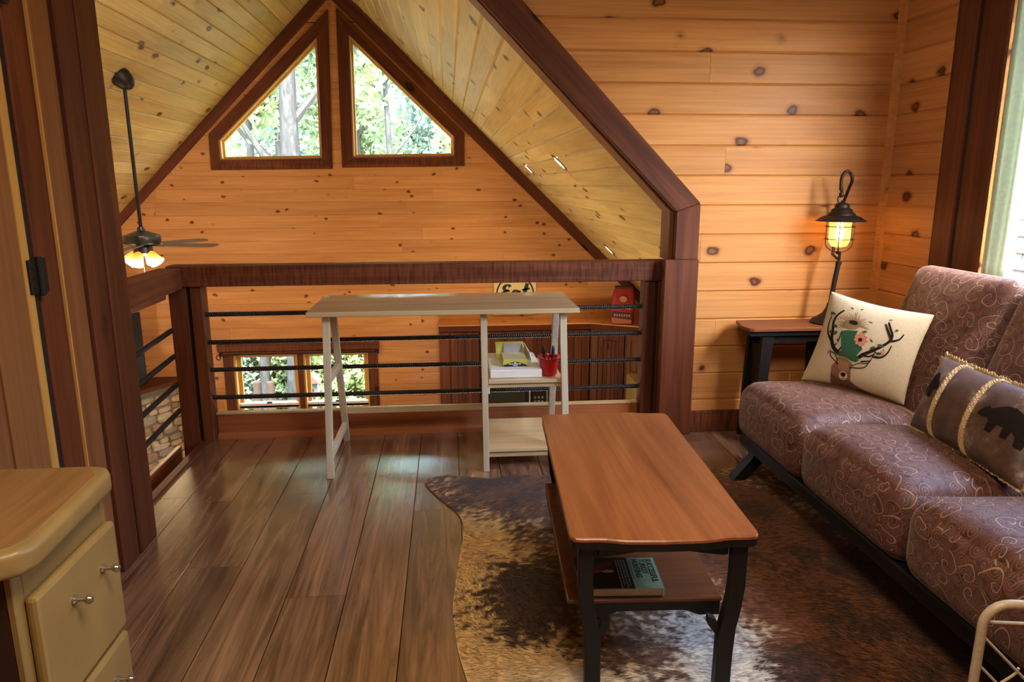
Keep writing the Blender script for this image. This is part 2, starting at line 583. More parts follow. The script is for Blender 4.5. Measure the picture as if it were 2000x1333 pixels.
# ceilings: two planked slopes
nR, nL = math.hypot(1, SR), math.hypot(1, SL)
cr = struct('ceiling_right', MB().prism([(RX, 3.55, RZ + 0.03), (2.7, 3.55, zr(2.7) + 0.03), (2.7, 3.55, zr(2.7) + 0.15), (RX, 3.55, RZ + 0.18)], (0, YF + 0.3 - 3.55, 0)), MATS['wall_core'])
cl = struct('ceiling_left', MB().prism([(RX, 2.3, RZ + 0.03), (-5.05, 2.3, zl(-5.05) + 0.03), (-5.05, 2.3, zl(-5.05) + 0.15), (RX, 2.3, RZ + 0.18)], (0, YF + 0.3 - 2.3, 0)), MATS['wall_core'])
vr = Vector((1, 0, -SR)).normalized(); vl = Vector((-1, 0, -SL)).normalized()
nrm_r = Vector((-SR, 0, -1)).normalized(); nrm_l = Vector((SL, 0, -1)).normalized()
rows_r = [(max(0, 0.048 - 0.1428 + 0.1428 * i), 0.048 + 0.1428 * i) for i in range(38)]
rows_l = [(max(0, 0.115 - 0.1425 + 0.1425 * i), 0.115 + 0.1425 * i) for i in range(38)]
planks(cr, ceil_pine, Vector((RX, 0, RZ)) - nrm_r * 0.02, (0, 1, 0), vr, nrm_r, rows_r, [[(3.52, 0), (YF, 0), (YF, 5.35), (3.52, 5.35)]], mk_joints(3.52, YF, 2.6, 3), vb=0.009)
planks(cl, ceil_pine, Vector((RX, 0, RZ)) - nrm_l * 0.02, (0, 1, 0), vl, nrm_l, rows_l, [[(2.4, 0), (YF, 0), (YF, 5.35), (2.4, 5.35)]], mk_joints(2.4, YF, 2.6, 4), vb=0.009)

# far gable wall with three openings
W1 = [(-2.50, 1.48), (-1.31, 1.48), (-1.29, 2.94), (-2.50, 1.77)]
W2 = [(-1.08, 1.50), (0.14, 1.50), (0.14, 1.81), (-1.07, 2.96)]
W3 = (-2.56, -0.915, -1.86, -0.63)


def right_at(z): return RX + (RZ - z) / SR
def left_at(z): return RX - (RZ - z) / SL


zt = 3.30
regs = []
# below the lower window, beside it, above it up to the gable windows, then around them
regs.append([(-4.95, ZG), (2.6, ZG), (2.6, W3[2]), (-4.95, W3[2])])
regs.append([(-4.95, W3[2]), (W3[0], W3[2]), (W3[0], W3[3]), (-4.95, W3[3])])
regs.append([(W3[1], W3[2]), (2.6, W3[2]), (2.6, W3[3]), (W3[1], W3[3])])
regs.append([(-4.95, W3[3]), (2.6, W3[3]), (right_at(-0.32), -0.32), (right_at(1.48), 1.48), (left_at(1.48), 1.48), (left_at(-0.4), -0.4)])
regs.append([(left_at(1.48), 1.48), (W1[0][0], 1.48), (W1[3][0], 1.77), (left_at(1.77), 1.77)])
regs.append([(W2[1][0], 1.48), (right_at(1.48), 1.48), (right_at(1.81), 1.81), (W2[2][0], 1.81)])
regs.append([(W1[1][0], 1.48), (W2[0][0], 1.48), (W2[3][0], 2.96), (W1[2][0], 2.94)])
regs.append([(W1[3][0], 1.77), (W1[2][0], 2.94), (left_at(2.94), 2.94), (left_at(1.77), 1.77)])
regs.append([(W2[2][0], 1.81), (right_at(1.81), 1.81), (right_at(2.96), 2.96), (W2[3][0], 2.96)])
regs.append([(left_at(2.95), 2.95), (right_at(2.95), 2.95), (RX, RZ)])
regs.append([(W2[0][0], 1.48), (W2[1][0], 1.48), (W2[1][0], 1.50), (W2[0][0], 1.50)])
wf = struct_empty('wall_far')
core = MB()
for rg in regs:
    core.prism([(u, YF + 0.02, v) for u, v in rg], (0, 0.13, 0))
part(wf, 'wall_core', core, MATS['wall_core'])
rows_f = [(0.5124 + 0.1417 * i, 0.5124 + 0.1417 * (i + 1)) for i in range(-22, 21)]
planks(wf, wall_pine_far, (0, YF + 0.02, 0), (1, 0, 0), (0, 0, 1), (0, -1, 0), rows_f, regs, mk_joints(-4.95, 2.6, 3.2, 8), vb=0.0035)


def ring(mb, outer, inner, y0, y1):
    """frame between two matching polygons (x, z), from y0 to y1"""
    n = len(outer)
    for i in range(n):
        j = (i + 1) % n
        mb.prism([(outer[i][0], y0, outer[i][1]), (outer[j][0], y0, outer[j][1]), (inner[j][0], y0, inner[j][1]), (inner[i][0], y0, inner[i][1])], (0, y1 - y0, 0))
    return mb


def ring_parts(root, name, outer, inner, y0, y1, mat, bevel=0.004):
    n = len(outer)
    for i in range(n):
        j = (i + 1) % n
        mb = MB().prism([(outer[i][0], y0, outer[i][1]), (outer[j][0], y0, outer[j][1]), (inner[j][0], y0, inner[j][1]), (inner[i][0], y0, inner[i][1])], (0, y1 - y0, 0))
        part(root, name, mb, mat[i] if isinstance(mat, (list, tuple)) else mat, bevel=bevel)


def shrink(poly, d):
    n = len(poly); out = []
    cx = sum(p[0] for p in poly) / n; cz = sum(p[1] for p in poly) / n
    lines = []
    for i in range(n):
        p, q = Vector((*poly[i], 0)), Vector((*poly[(i + 1) % n], 0))
        t = (q - p).normalized(); nn = Vector((-t.y, t.x, 0))
        if nn.dot(Vector((cx, cz, 0)) - p) < 0:
            nn = -nn
        lines.append((p + nn * d, t))
    for i in range(n):
        p, t = lines[i - 1]; q, s = lines[i]
        den = t.x * s.y - t.y * s.x
        k = ((q.x - p.x) * s.y - (q.y - p.y) * s.x) / den
        out.append((p.x + t.x * k, p.y + t.y * k))
    return out


glass = plain('window_glass', (0.95, 0.98, 0.97), 0.02)
gb = glass.node_tree.nodes['Principled BSDF']
for l in list(gb.inputs['Base Color'].links):
    glass.node_tree.links.remove(l)
gb.inputs['Base Color'].default_value = (0.97, 0.99, 0.98, 1)
# thin clear pane: mostly transparent with a faint glossy reflection
_nt = glass.node_tree
_tr = N(_nt, 'ShaderNodeBsdfTransparent'); _gl = N(_nt, 'ShaderNodeBsdfGlossy', i_Roughness=0.02)
_mx = N(_nt, 'ShaderNodeMixShader', i_0=0.06)
L(_nt, _tr.outputs[0], _mx.inputs[1]); L(_nt, _gl.outputs[0], _mx.inputs[2])
L(_nt, _mx.outputs[0], _nt.nodes['Material Output'].inputs['Surface'])

W1o = [(-2.556, 1.425), (-1.255, 1.437), (-1.217, 3.075), (-2.55, 1.800)]
W1i = [(-2.444, 1.533), (-1.366, 1.552), (-1.347, 2.80), (-2.446, 1.738)]
W2o = [(-1.150, 1.450), (0.196, 1.466), (0.198, 1.820), (-1.133, 3.09)]
W2i = [(-1.027, 1.560), (0.082, 1.577), (0.082, 1.790), (-1.014, 2.83)]
for nm, o_, i_ in (('window_1', W1o, W1i), ('window_2', W2o, W2i)):
    wnd = struct_empty(nm)
    ring_parts(wnd, 'casing', o_, i_, YF - 0.022, YF, [dark_x, dark_z, dark_l if nm == 'window_1' else dark_z, dark_z] if nm == 'window_1' else [dark_x, dark_z, dark_r, dark_z])
    ring_parts(wnd, 'jamb', shrink(i_, -0.02), shrink(i_, 0.012), YF - 0.002, YF + 0.15, sash_pine, bevel=0)
    ring_parts(wnd, 'sash', shrink(i_, 0.011), shrink(i_, 0.034), YF + 0.06, YF + 0.10, sash_pine, bevel=0)
    g = shrink(i_, 0.03)
    part(wnd, 'pane', MB().prism([(u, YF + 0.078, v) for u, v in g], (0, 0.004, 0)), glass)

# lower double window
w3 = struct_empty('window_3')
zb, ztp = -1.93, -0.635
part(w3, 'header', MB().box(-2.66, -0.83, YF - 0.05, YF, -0.60, -0.515).box(-2.60, -0.88, YF - 0.035, YF, -0.645, -0.60), dark_x, bevel=0.004)
for xa, xb in ((-2.61, -2.50), (-1.775, -1.715), (-0.965, -0.855)):
    part(w3, 'casing', MB().box(xa, xb, YF - 0.022, YF + 0.02, zb, -0.64), dark_z, bevel=0.004)
part(w3, 'sill', MB().box(-2.66, -0.83, YF - 0.06, YF + 0.15, zb - 0.05, zb), dark_x, bevel=0.004)
for xa, xb in ((-2.50, -1.775), (-1.715, -0.965)):
    o_ = [(xa - 0.02, zb), (xb + 0.02, zb), (xb + 0.02, -0.63), (xa - 0.02, -0.63)]
    i_ = [(xa + 0.02, zb + 0.03), (xb - 0.02, zb + 0.03), (xb - 0.02, -0.655), (xa + 0.02, -0.655)]
    ring_parts(w3, 'jamb', o_, i_, YF, YF + 0.15, sash_pine, bevel=0)
    zm = -1.275
    s_o = i_; s_i = shrink(i_, 0.042)
    up_o = [(s_o[0][0], zm), (s_o[1][0], zm), s_o[2], s_o[3]]; up_i = [(s_i[0][0], zm + 0.03), (s_i[1][0], zm + 0.03), s_i[2], s_i[3]]
    ring_parts(w3, 'sash', up_o, up_i, YF + 0.08, YF + 0.12, sash_pine, bevel=0)
    part(w3, 'meeting_rail', MB().box(xa + 0.02, xb - 0.02, YF + 0.03, YF + 0.08, zm - 0.025, zm + 0.03), white_paint, bevel=0.003)
    part(w3, 'sash_lock', MB().box((xa + xb) / 2 - 0.03, (xa + xb) / 2 + 0.03, YF + 0.02, YF + 0.05, zm + 0.03, zm + 0.045), iron, bevel=0.003)
    lo_o = [s_o[0], s_o[1], (s_o[1][0], zm), (s_o[0][0], zm)]; lo_i = [s_i[0], s_i[1], (s_i[1][0], zm - 0.03), (s_i[0][0], zm - 0.03)]
    ring_parts(w3, 'sash', lo_o, lo_i, YF + 0.03, YF + 0.07, sash_pine, bevel=0)
    part(w3, 'pane', MB().box(s_i[0][0] - 0.01, s_i[1][0] + 0.01, YF + 0.098, YF + 0.102, zm, s_i[2][1] + 0.01), glass)
    part(w3, 'pane', MB().box(s_i[0][0] - 0.01, s_i[1][0] + 0.01, YF + 0.048, YF + 0.052, s_i[0][1] - 0.01, zm), glass)
cr_ = thing('curtain_rod', 'thin dark iron curtain rod along the head of the lower double window', 'curtain rod', (-1.74, YF - 0.09, -0.62))
part(cr_, 'rod', MB().tube([(-2.62, YF - 0.09, -0.625), (-0.86, YF - 0.09, -0.625)], 0.009, 8), iron)
for xx in (-2.63, -0.85):
    part(cr_, 'bracket', MB().box(xx - 0.015, xx + 0.015, YF - 0.03, YF - 0.022, -0.66, -0.59).tube([(xx, YF - 0.03, -0.625), (xx, YF - 0.09, -0.625)], 0.007, 8), iron)
part(cr_, 'scroll_finial', MB().tube([(-2.63 - 0.035 * math.sin(a) * (1 - a / 9), YF - 0.09, -0.66 + 0.035 * math.cos(a) * (1 - a / 9)) for a in [i * 0.4 for i in range(16)]], 0.006, 6), iron)

# rafter trims on the far wall
ft = 0.021
struct('trim_2', MB().prism([(RX, YF - ft, RZ - 0.005), (RX, YF - ft, RZ - 0.215), (1.64, YF - ft, 0.468), (2.57, YF - ft, -0.43), (2.57, YF - ft, zr(2.57))], (0, ft, 0)), dark_r)
struct('trim_3', MB().prism([(RX, YF - ft, RZ - 0.005), (RX, YF - ft, RZ - 0.175), (-3.62, YF - ft, 0.774), (-4.94, YF - ft, -0.57), (-4.94, YF - ft, zl(-4.94))], (0, ft, 0)), dark_l)

# opening casing between loft and great room: post, diagonal beam and their inner reveal
oc = struct_empty('trim_4')
Y0 = YW - 0.05
post_f = [(1.103, 0.0), (1.222, 0.0), (1.222, 1.178), (1.103, 1.138)]
part(oc, 'post', MB().prism([(u, Y0, v) for u, v in [(1.103, 0.905), (1.222, 0.905), (1.222, 1.178), (1.103, 1.138)]], (0, 0.06, 0)).box(1.057, 1.228, Y0, Y0 + 0.06, 0.0, 0.905), dark_z, bevel=0.004)
part(oc, 'beam', MB().prism([(u, Y0, v) for u, v in [(1.103, 1.138), (1.222, 1.178), (-0.02, 2.458), (-0.22, 2.458)]], (0, 0.06, 0)), dark_r, bevel=0.004)
part(oc, 'reveal_post', MB().box(1.085, 1.105, Y0 + 0.045, YW + 0.14, 0.90, 1.14), mid_z)
part(oc, 'reveal_beam', MB().prism([(1.085, Y0 + 0.045, 1.137), (1.105, Y0 + 0.045, 1.145), (-0.20, Y0 + 0.045, 2.458), (-0.225, Y0 + 0.045, 2.458)], (0, YW + 0.14 - Y0 - 0.045, 0)), mid_z)

# ------------------------------------------------------------------ left partition with the door
wl_ = struct('wall_partition', MB().box(-1.25, -1.125, 2.15, 2.545, -0.3, 2.6).box(-1.25, -1.125, -1.3, 0.95, -0.3, 2.6), MATS['wall_core'])
for ya, yb in ((2.294, 2.408), (2.419, 2.555)):
    struct('trim_5', MB().box(-1.13, -1.10 if ya < 2.4 else -1.097, ya, yb, 0.0, 2.46), dark_z, bevel=0.004)
struct('trim_6', MB().box(-1.135, -1.115, 2.40, 2.425, 0.0, 2.46), plain('dark_gap', (0.012, 0.007, 0.005), 0.7))
struct('trim_7', MB().box(-1.135, -1.115, 2.255, 2.30, 0.0, 2.46), MATS['dark_gap'])
dj = struct_empty('door_1')
part(dj, 'jamb', MB().box(-1.14, -1.106, 2.04, 2.149, 0.0, 2.3), dark_z, bevel=0.003)
part(dj, 'stop', MB().box(-1.13, -1.096, 2.1535, 2.255, 0.0, 2.46), mid_z, bevel=0.004)
part(dj, 'stop_edge', MB().box(-1.13, -1.099, 2.147, 2.1535, 0.0, 2.46), sash_pine)
part(dj, 'gap_shade', MB().box(-1.20, -1.112, 2.0075, 2.0395, 0.0, 2.46), MATS['dark_gap'])  # black filler paints the shade inside the open door gap
part(dj, 'leaf_edge', MB().box(-1.14, -1.103, 1.975, 2.007, 0.0, 2.3), sash_pine, bevel=0.003)
for ya, yb in ((1.826, 1.9735), (1.60, 1.815), (1.38, 1.597), (1.16, 1.377), (0.97, 1.157)):
    part(dj, 'board', MB().box(-1.14, -1.106, ya, yb, 0.0, 2.3), door_pine, bevel=0.003)
part(dj, 'groove', MB().box(-1.145, -1.125, 1.81, 1.83, 0.0, 2.3), mid_z)
for z0 in (0.985, 1.72):
    hg = part(dj, 'hinge', MB().box(-1.106, -1.0955, 1.985, 2.020, z0, z0 + 0.092).box(-1.106, -1.0955, 2.028, 2.068, z0, z0 + 0.092).tube([(-1.092, 2.024, z0 - 0.006), (-1.092, 2.024, z0 + 0.098)], 0.009, 10), iron, bevel=0.002)
    for yy in (1.998, 2.05):
        for dz in (0.02, 0.046, 0.072):
            part(hg, 'screw', MB().lathe([(0.005, 0), (0.004, 0.003)], (-1.0955, yy, z0 + dz), 8, (1, 0, 0)), iron)

# ================================================================== railing
def rebar(a, b, r=0.0105, pitch=0.011):
    a, b = Vector(a), Vector(b)
    n = int((b - a).length / pitch)
    path = []; rs = []
    for i in range(n):
        t = i / n
        p = a.lerp(b, t)
        path += [p, a.lerp(b, t + 0.55 / n)]
        rs += [r, r * 1.22]
    path.append(b); rs.append(r)
    return MB().tube(path, rs, 8)


rail = thing('railing', 'dark-stained loft railing with black ribbed iron bars beside the stair opening', 'railing', (-0.1, 3.58, 0))
part(rail, 'top_rail', MB().box(-1.337, 1.135, 3.52, 3.625, 0.793, 0.893), dark_x, bevel=0.004)
part(rail, 'top_rail', MB().box(-1.37, -1.265, 2.50, 3.519, 0.785, 0.885), dark_y, bevel=0.004)
part(rail, 'rail_underboard', MB().box(-1.372, -1.345, 2.50, 3.519, 0.735, 0.784), mid_y, bevel=0.002, label='lighter board under the side rail')
for xa, xb in ((-1.345, -1.262), (-1.245, -1.192)):
    part(rail, 'post', MB().box(xa, xb, 3.545, 3.635, -0.26, 0.792), dark_z, bevel=0.003)
part(rail, 'post_groove', MB().box(-1.263, -1.244, 3.57, 3.63, -0.26, 0.79), MATS['dark_gap'])
for xa, xb in ((0.985, 1.040), (1.052, 1.135)):
    part(rail, 'post', MB().box(xa, xb, 3.54 if xa < 1 else 3.53, 3.63, 0.0, 0.792), dark_z, bevel=0.003)
part(rail, 'post_groove', MB().box(1.039, 1.053, 3.56, 3.625, 0, 0.79), MATS['dark_gap'])
for za, zb_ in ((0.648, 0.653), (0.508, 0.513), (0.368, 0.371), (0.225, 0.227)):
    part(rail, 'bar', rebar((-1.22, 3.585, za), (1.0, 3.585, zb_)), iron)
for za, zb_ in ((0.505, 0.590), (0.392, 0.445), (0.262, 0.292), (0.135, 0.150)):
    z = (za + zb_) / 2
    part(rail, 'bar', rebar((-1.35, 2.52, z - 0.03), (-1.35, 3.56, z + 0.03)), iron)
part(rail, 'kick_board', MB().box(-1.192, 1.0, 3.61, 3.63, 0.0, 0.125), mid_x, bevel=0.003)
part(rail, 'kick_cap', MB().box(-1.20, 1.0, 3.605, 3.64, 0.125, 0.137), oak_x, bevel=0.002, label='pale cap strip along the kick board')
part(rail, 'kick_moulding', MB().prism([(-1.19, 3.61, 0.0), (-1.19, 3.590, 0.0), (-1.19, 3.594, 0.018), (-1.19, 3.61, 0.03)], (2.19, 0, 0)), mid_x)
part(rail, 'kick_board', MB().box(-1.40, -1.375, 2.5, 3.6, -0.25, -0.03), mid_y, bevel=0.003)
part(rail, 'ledge', MB().box(-1.375, -1.25, 2.45, 3.64, -0.20, -0.14), sash_pine, label='pale ledge beside the stair opening')
struct('trim_8', MB().prism([(-1.225, 2.555, 0.0), (-1.225, 2.555, 0.010), (-1.262, 2.555, 0.010), (-1.262, 2.555, -0.05), (-1.25, 2.555, -0.05)], (0, 1.07, 0)), dark_y, bevel=0.002)

# ================================================================== trestle desk
desk = thing('trestle_desk', 'pale oak trestle desk with side shelves in front of the railing', 'desk', (-0.02, 3.25, 0))
part(desk, 'desk_top', MB().box(-0.597, 0.555, 3.0, 3.49, 0.729, 0.75), oak_x, bevel=0.002)


def trestle(xa, xb, zf=0.0):
    w = 0.030
    part(desk, 'leg', MB().prism([(xa[0], 3.03, 0), (xa[0] + w, 3.03, 0), (xa[1] + w, 3.14, 0.73), (xa[1], 3.14, 0.73)], (0, 0.022, 0)), oak_z, bevel=0.002)
    part(desk, 'leg', MB().prism([(xb[0], 3.50, 0), (xb[0] + w, 3.50, 0), (xb[1] + w, 3.30, 0.73), (xb[1], 3.30, 0.73)], (0, 0.022, 0)), oak_z, bevel=0.002)


# left frame: front and rear leg, two cross bars
part(desk, 'leg', MB().bar((-0.54, 3.035, 0.0), (-0.525, 3.06, 0.73), 0.030, 0.024, (0, 1, 0)), oak_z, bevel=0.002)
part(desk, 'leg', MB().bar((-0.535, 3.525, 0.0), (-0.518, 3.20, 0.73), 0.030, 0.024, (0, 1, 0)), oak_z, bevel=0.002)
part(desk, 'cross_bar', MB().bar((-0.535, 3.04, 0.10), (-0.533, 3.48, 0.10), 0.022, 0.035), oak_z, bevel=0.002)
part(desk, 'cross_bar', MB().bar((-0.53, 3.05, 0.44), (-0.526, 3.33, 0.44), 0.022, 0.035), oak_z, bevel=0.002)
# shelf frame at right
part(desk, 'leg', MB().bar((0.150, 3.055, 0.0), (0.143, 3.06, 0.73), 0.027, 0.024, (0, 1, 0)), oak_z, bevel=0.002)
part(desk, 'leg', MB().bar((0.515, 3.055, 0.0), (0.490, 3.06, 0.73), 0.030, 0.024, (0, 1, 0)), oak_z, bevel=0.002)
part(desk, 'leg', MB().bar((0.172, 3.52, 0.0), (0.165, 3.40, 0.73), 0.027, 0.024, (0, 1, 0)), oak_z, bevel=0.002)
part(desk, 'leg', MB().bar((0.508, 3.52, 0.0), (0.485, 3.22, 0.73), 0.030, 0.024, (0, 1, 0)), oak_z, bevel=0.002)
part(desk, 'shelf', MB().box(0.163, 0.498, 3.06, 3.46, 0.405, 0.422), oak_x, bevel=0.002)
part(desk, 'shelf_apron', MB().box(0.163, 0.498, 3.07, 3.085, 0.385, 0.405), oak_x)
part(desk, 'shelf', MB().box(0.163, 0.500, 3.06, 3.49, 0.085, 0.102), oak_x, bevel=0.002)
part(desk, 'shelf_apron', MB().box(0.163, 0.500, 3.07, 3.085, 0.06, 0.085), oak_x)
part(desk, 'cross_bar', MB().bar((0.158, 3.06, 0.375), (0.165, 3.42, 0.375), 0.022, 0.03), oak_z, bevel=0.002)
part(desk, 'cross_bar', MB().bar((0.505, 3.06, 0.375), (0.498, 3.38, 0.375), 0.022, 0.03), oak_z, bevel=0.002)
part(desk, 'stretcher', MB().box(-0.52, 0.17, 3.44, 3.46, 0.165, 0.197), oak_x, bevel=0.002)

# white box of paper, puzzle-like box, red pot of pens on the middle shelf
single('paper_box', MB().box(0.172, 0.405, 3.09, 3.43, 0.4225, 0.460), plain('white_card', (0.72, 0.70, 0.66), 0.5),
       'flat white paper box lying on the desk shelf under the yellow box', 'box', (0.29, 3.26, 0.4225), bevel=0.003)
yb = thing('small_carton', 'small yellow-green carton with a black panel, open lid, on the white box', 'carton', (0.29, 3.22, 0.4603))
lime = plain('lime_card', (0.44, 0.46, 0.06), 0.5)
navy = plain('black_card', (0.012, 0.013, 0.022), 0.5)
part(yb, 'tray', MB().box(0.235, 0.345, 3.15, 3.30, 0.4605, 0.491), lime, bevel=0.001)
part(yb, 'tray_top', MB().box(0.237, 0.343, 3.151, 3.299, 0.491, 0.4922), plain('tan_card', (0.55, 0.47, 0.28), 0.5))
part(yb, 'front_panel', MB().prism([(0.237, 3.1492, 0.4615), (0.343, 3.1492, 0.4615), (0.343, 3.1492, 0.468), (0.290, 3.1492, 0.485), (0.237, 3.1492, 0.468)], (0, -0.0006, 0)), navy)
for i, (xa, w_, z_) in enumerate(((0.262, 0.008, 0.471), (0.272, 0.010, 0.471), (0.284, 0.008, 0.471), (0.294, 0.011, 0.471), (0.307, 0.008, 0.471), (0.281, 0.02, 0.465))):
    part(yb, 'print', MB().box(xa, xa + w_, 3.1480, 3.1486, z_, z_ + 0.0035), white_paint)
ptl = MB().prism([(0.281, 3.1486, 0.477), (0.299, 3.1486, 0.477), (0.290, 3.1486, 0.483)], (0, -0.0006, 0))
part(yb, 'print', ptl, white_paint)
part(yb, 'lid', MB().prism([(0.215, 3.30, 0.465), (0.350, 3.30, 0.465), (0.345, 3.335, 0.535), (0.212, 3.335, 0.535)], (0, 0.006, 0)), lime)
part(yb, 'lid_lining', MB().prism([(0.250, 3.2985, 0.492), (0.338, 3.2985, 0.492), (0.334, 3.331, 0.530), (0.250, 3.331, 0.530)], (0, -0.001, 0)), plain('grey_card', (0.30, 0.27, 0.24), 0.5))
part(yb, 'side_flap', MB().prism([(0.350, 3.31, 0.462), (0.374, 3.23, 0.462), (0.366, 3.24, 0.50), (0.346, 3.32, 0.532)], (0.003, 0.001, 0)), plain('silver_card', (0.6, 0.6, 0.62), 0.35))

pot = thing('pen_pot', 'red ribbed pot holding pens on the desk shelf', 'pot', (0.441, 3.135, 0.4225))
prof = [(0.034, 0.0), (0.036, 0.004)]
for i in range(12):
    z = 0.006 + i * 0.0056
    prof += [(0.0365 + i * 0.0006, z), (0.0378 + i * 0.0006, z + 0.0028)]
prof += [(0.047, 0.078), (0.048, 0.084), (0.044, 0.085), (0.041, 0.06), (0.036, 0.01), (0.001, 0.009)]
part(pot, 'bowl', MB().lathe(prof, (0.441, 3.135, 0.4226), 24, cap=False), plain('red_plastic', (0.40, 0.012, 0.010), 0.3), smooth=True, sharp=1.2)
for i in range(16):
    a = i * math.pi / 8
    part(pot, 'scallop', MB().lathe([(0.0085, -0.004), (0.009, 0.0), (0.006, 0.005), (0.001, 0.0065)], (0.441 + 0.0455 * math.cos(a), 3.135 + 0.0455 * math.sin(a), 0.5065), 8), MATS['red_plastic'], smooth=True)
pens = [('black pen standing in the red pot, leftmost of the two', (0.425, 3.13, 0.435), (0.414, 3.125, 0.560), iron), ('dark blue pen standing in the red pot, rightmost of the two', (0.452, 3.13, 0.435), (0.462, 3.13, 0.558), plain('navy_plastic', (0.012, 0.015, 0.06), 0.35))]
for lb, a, b, m_ in pens:
    p_ = thing('pen', lb, 'pen', a, 'pens in the red pot')
    A, B = Vector(a), Vector(b)
    part(p_, 'barrel', MB().tube([A, A.lerp(B, 0.72)], 0.006, 8), m_, smooth=True)
    part(p_, 'cap', MB().tube([A.lerp(B, 0.72), A.lerp(B, 0.73), A.lerp(B, 0.96), B], [0.0065, 0.0072, 0.007, 0.003], 8), m_, smooth=True)

# ================================================================== cowhide rug
def vnoise(x, y, sc, seed=0):
    rr = np.random.default_rng(seed)
    G = rr.random((64, 64))
    X = np.asarray(x) * sc + 1000.3; Y = np.asarray(y) * sc + 1000.7
    xi = np.floor(X).astype(int); yi = np.floor(Y).astype(int)
    fx = X - xi; fy = Y - yi
    fx = fx * fx * (3 - 2 * fx); fy = fy * fy * (3 - 2 * fy)
    g = lambda a, b: G[a % 64, b % 64]
    return (g(xi, yi) * (1 - fx) + g(xi + 1, yi) * fx) * (1 - fy) + (g(xi, yi + 1) * (1 - fx) + g(xi + 1, yi + 1) * fx) * fy


def fbm(x, y, sc, seed=0, o=4):
    return sum(vnoise(x, y, sc * 2 ** i, seed + i) * 0.5 ** i for i in range(o)) / sum(0.5 ** i for i in range(o))


RUG = [(-0.125, 2.955), (-0.10, 2.985), (-0.035, 3.005), (0.05, 2.985), (0.16, 2.945), (0.24, 2.985), (0.33, 2.98), (0.45, 2.955), (0.70, 2.93), (0.95, 2.935), (1.19, 2.965), (1.36, 2.985),
       (1.62, 2.90), (1.78, 2.78), (1.70, 2.60), (1.62, 2.35), (1.66, 2.0), (1.70, 1.6), (1.62, 1.2), (1.70, 0.95), (1.55, 0.80), (1.25, 0.95), (0.9, 0.90), (0.55, 0.92), (0.25, 0.85),
       (0.06, 0.95), (0.08, 1.2), (0.055, 1.45), (0.028, 1.63), (0.002, 1.76), (-0.006, 1.88), (-0.012, 1.97), (0.0, 2.12), (0.015, 2.28), (0.032, 2.43), (0.035, 2.56), (0.00, 2.66), (-0.05, 2.75), (-0.095, 2.85), (-0.12, 2.91)]


def smooth_closed(pts, it=2):
    for _ in range(it):
        out = []
        for i in range(len(pts)):
            p, q = pts[i], pts[(i + 1) % len(pts)]
            out += [(p[0] * 0.75 + q[0] * 0.25, p[1] * 0.75 + q[1] * 0.25), (p[0] * 0.25 + q[0] * 0.75, p[1] * 0.25 + q[1] * 0.75)]
        pts = out
    return pts


RUGS = smooth_closed(RUG, 2)


def inside(px, py, poly):
    r = np.zeros(px.shape, bool)
    n = len(poly)
    for i in range(n):
        x1, y1 = poly[i]; x2, y2 = poly[(i + 1) % n]
        c = ((y1 > py) != (y2 > py)) & (px < (x2 - x1) * (py - y1) / (y2 - y1 + 1e-12) + x1)
        r ^= c
    return r


def blob(x, y, cx, cy, rx, ry, w=1.0, ang=0.0):
    c, s = math.cos(ang), math.sin(ang)
    u = ((x - cx) * c + (y - cy) * s) / rx; v = (-(x - cx) * s + (y - cy) * c) / ry
    return w * np.exp(-(u * u + v * v) * 1.2)


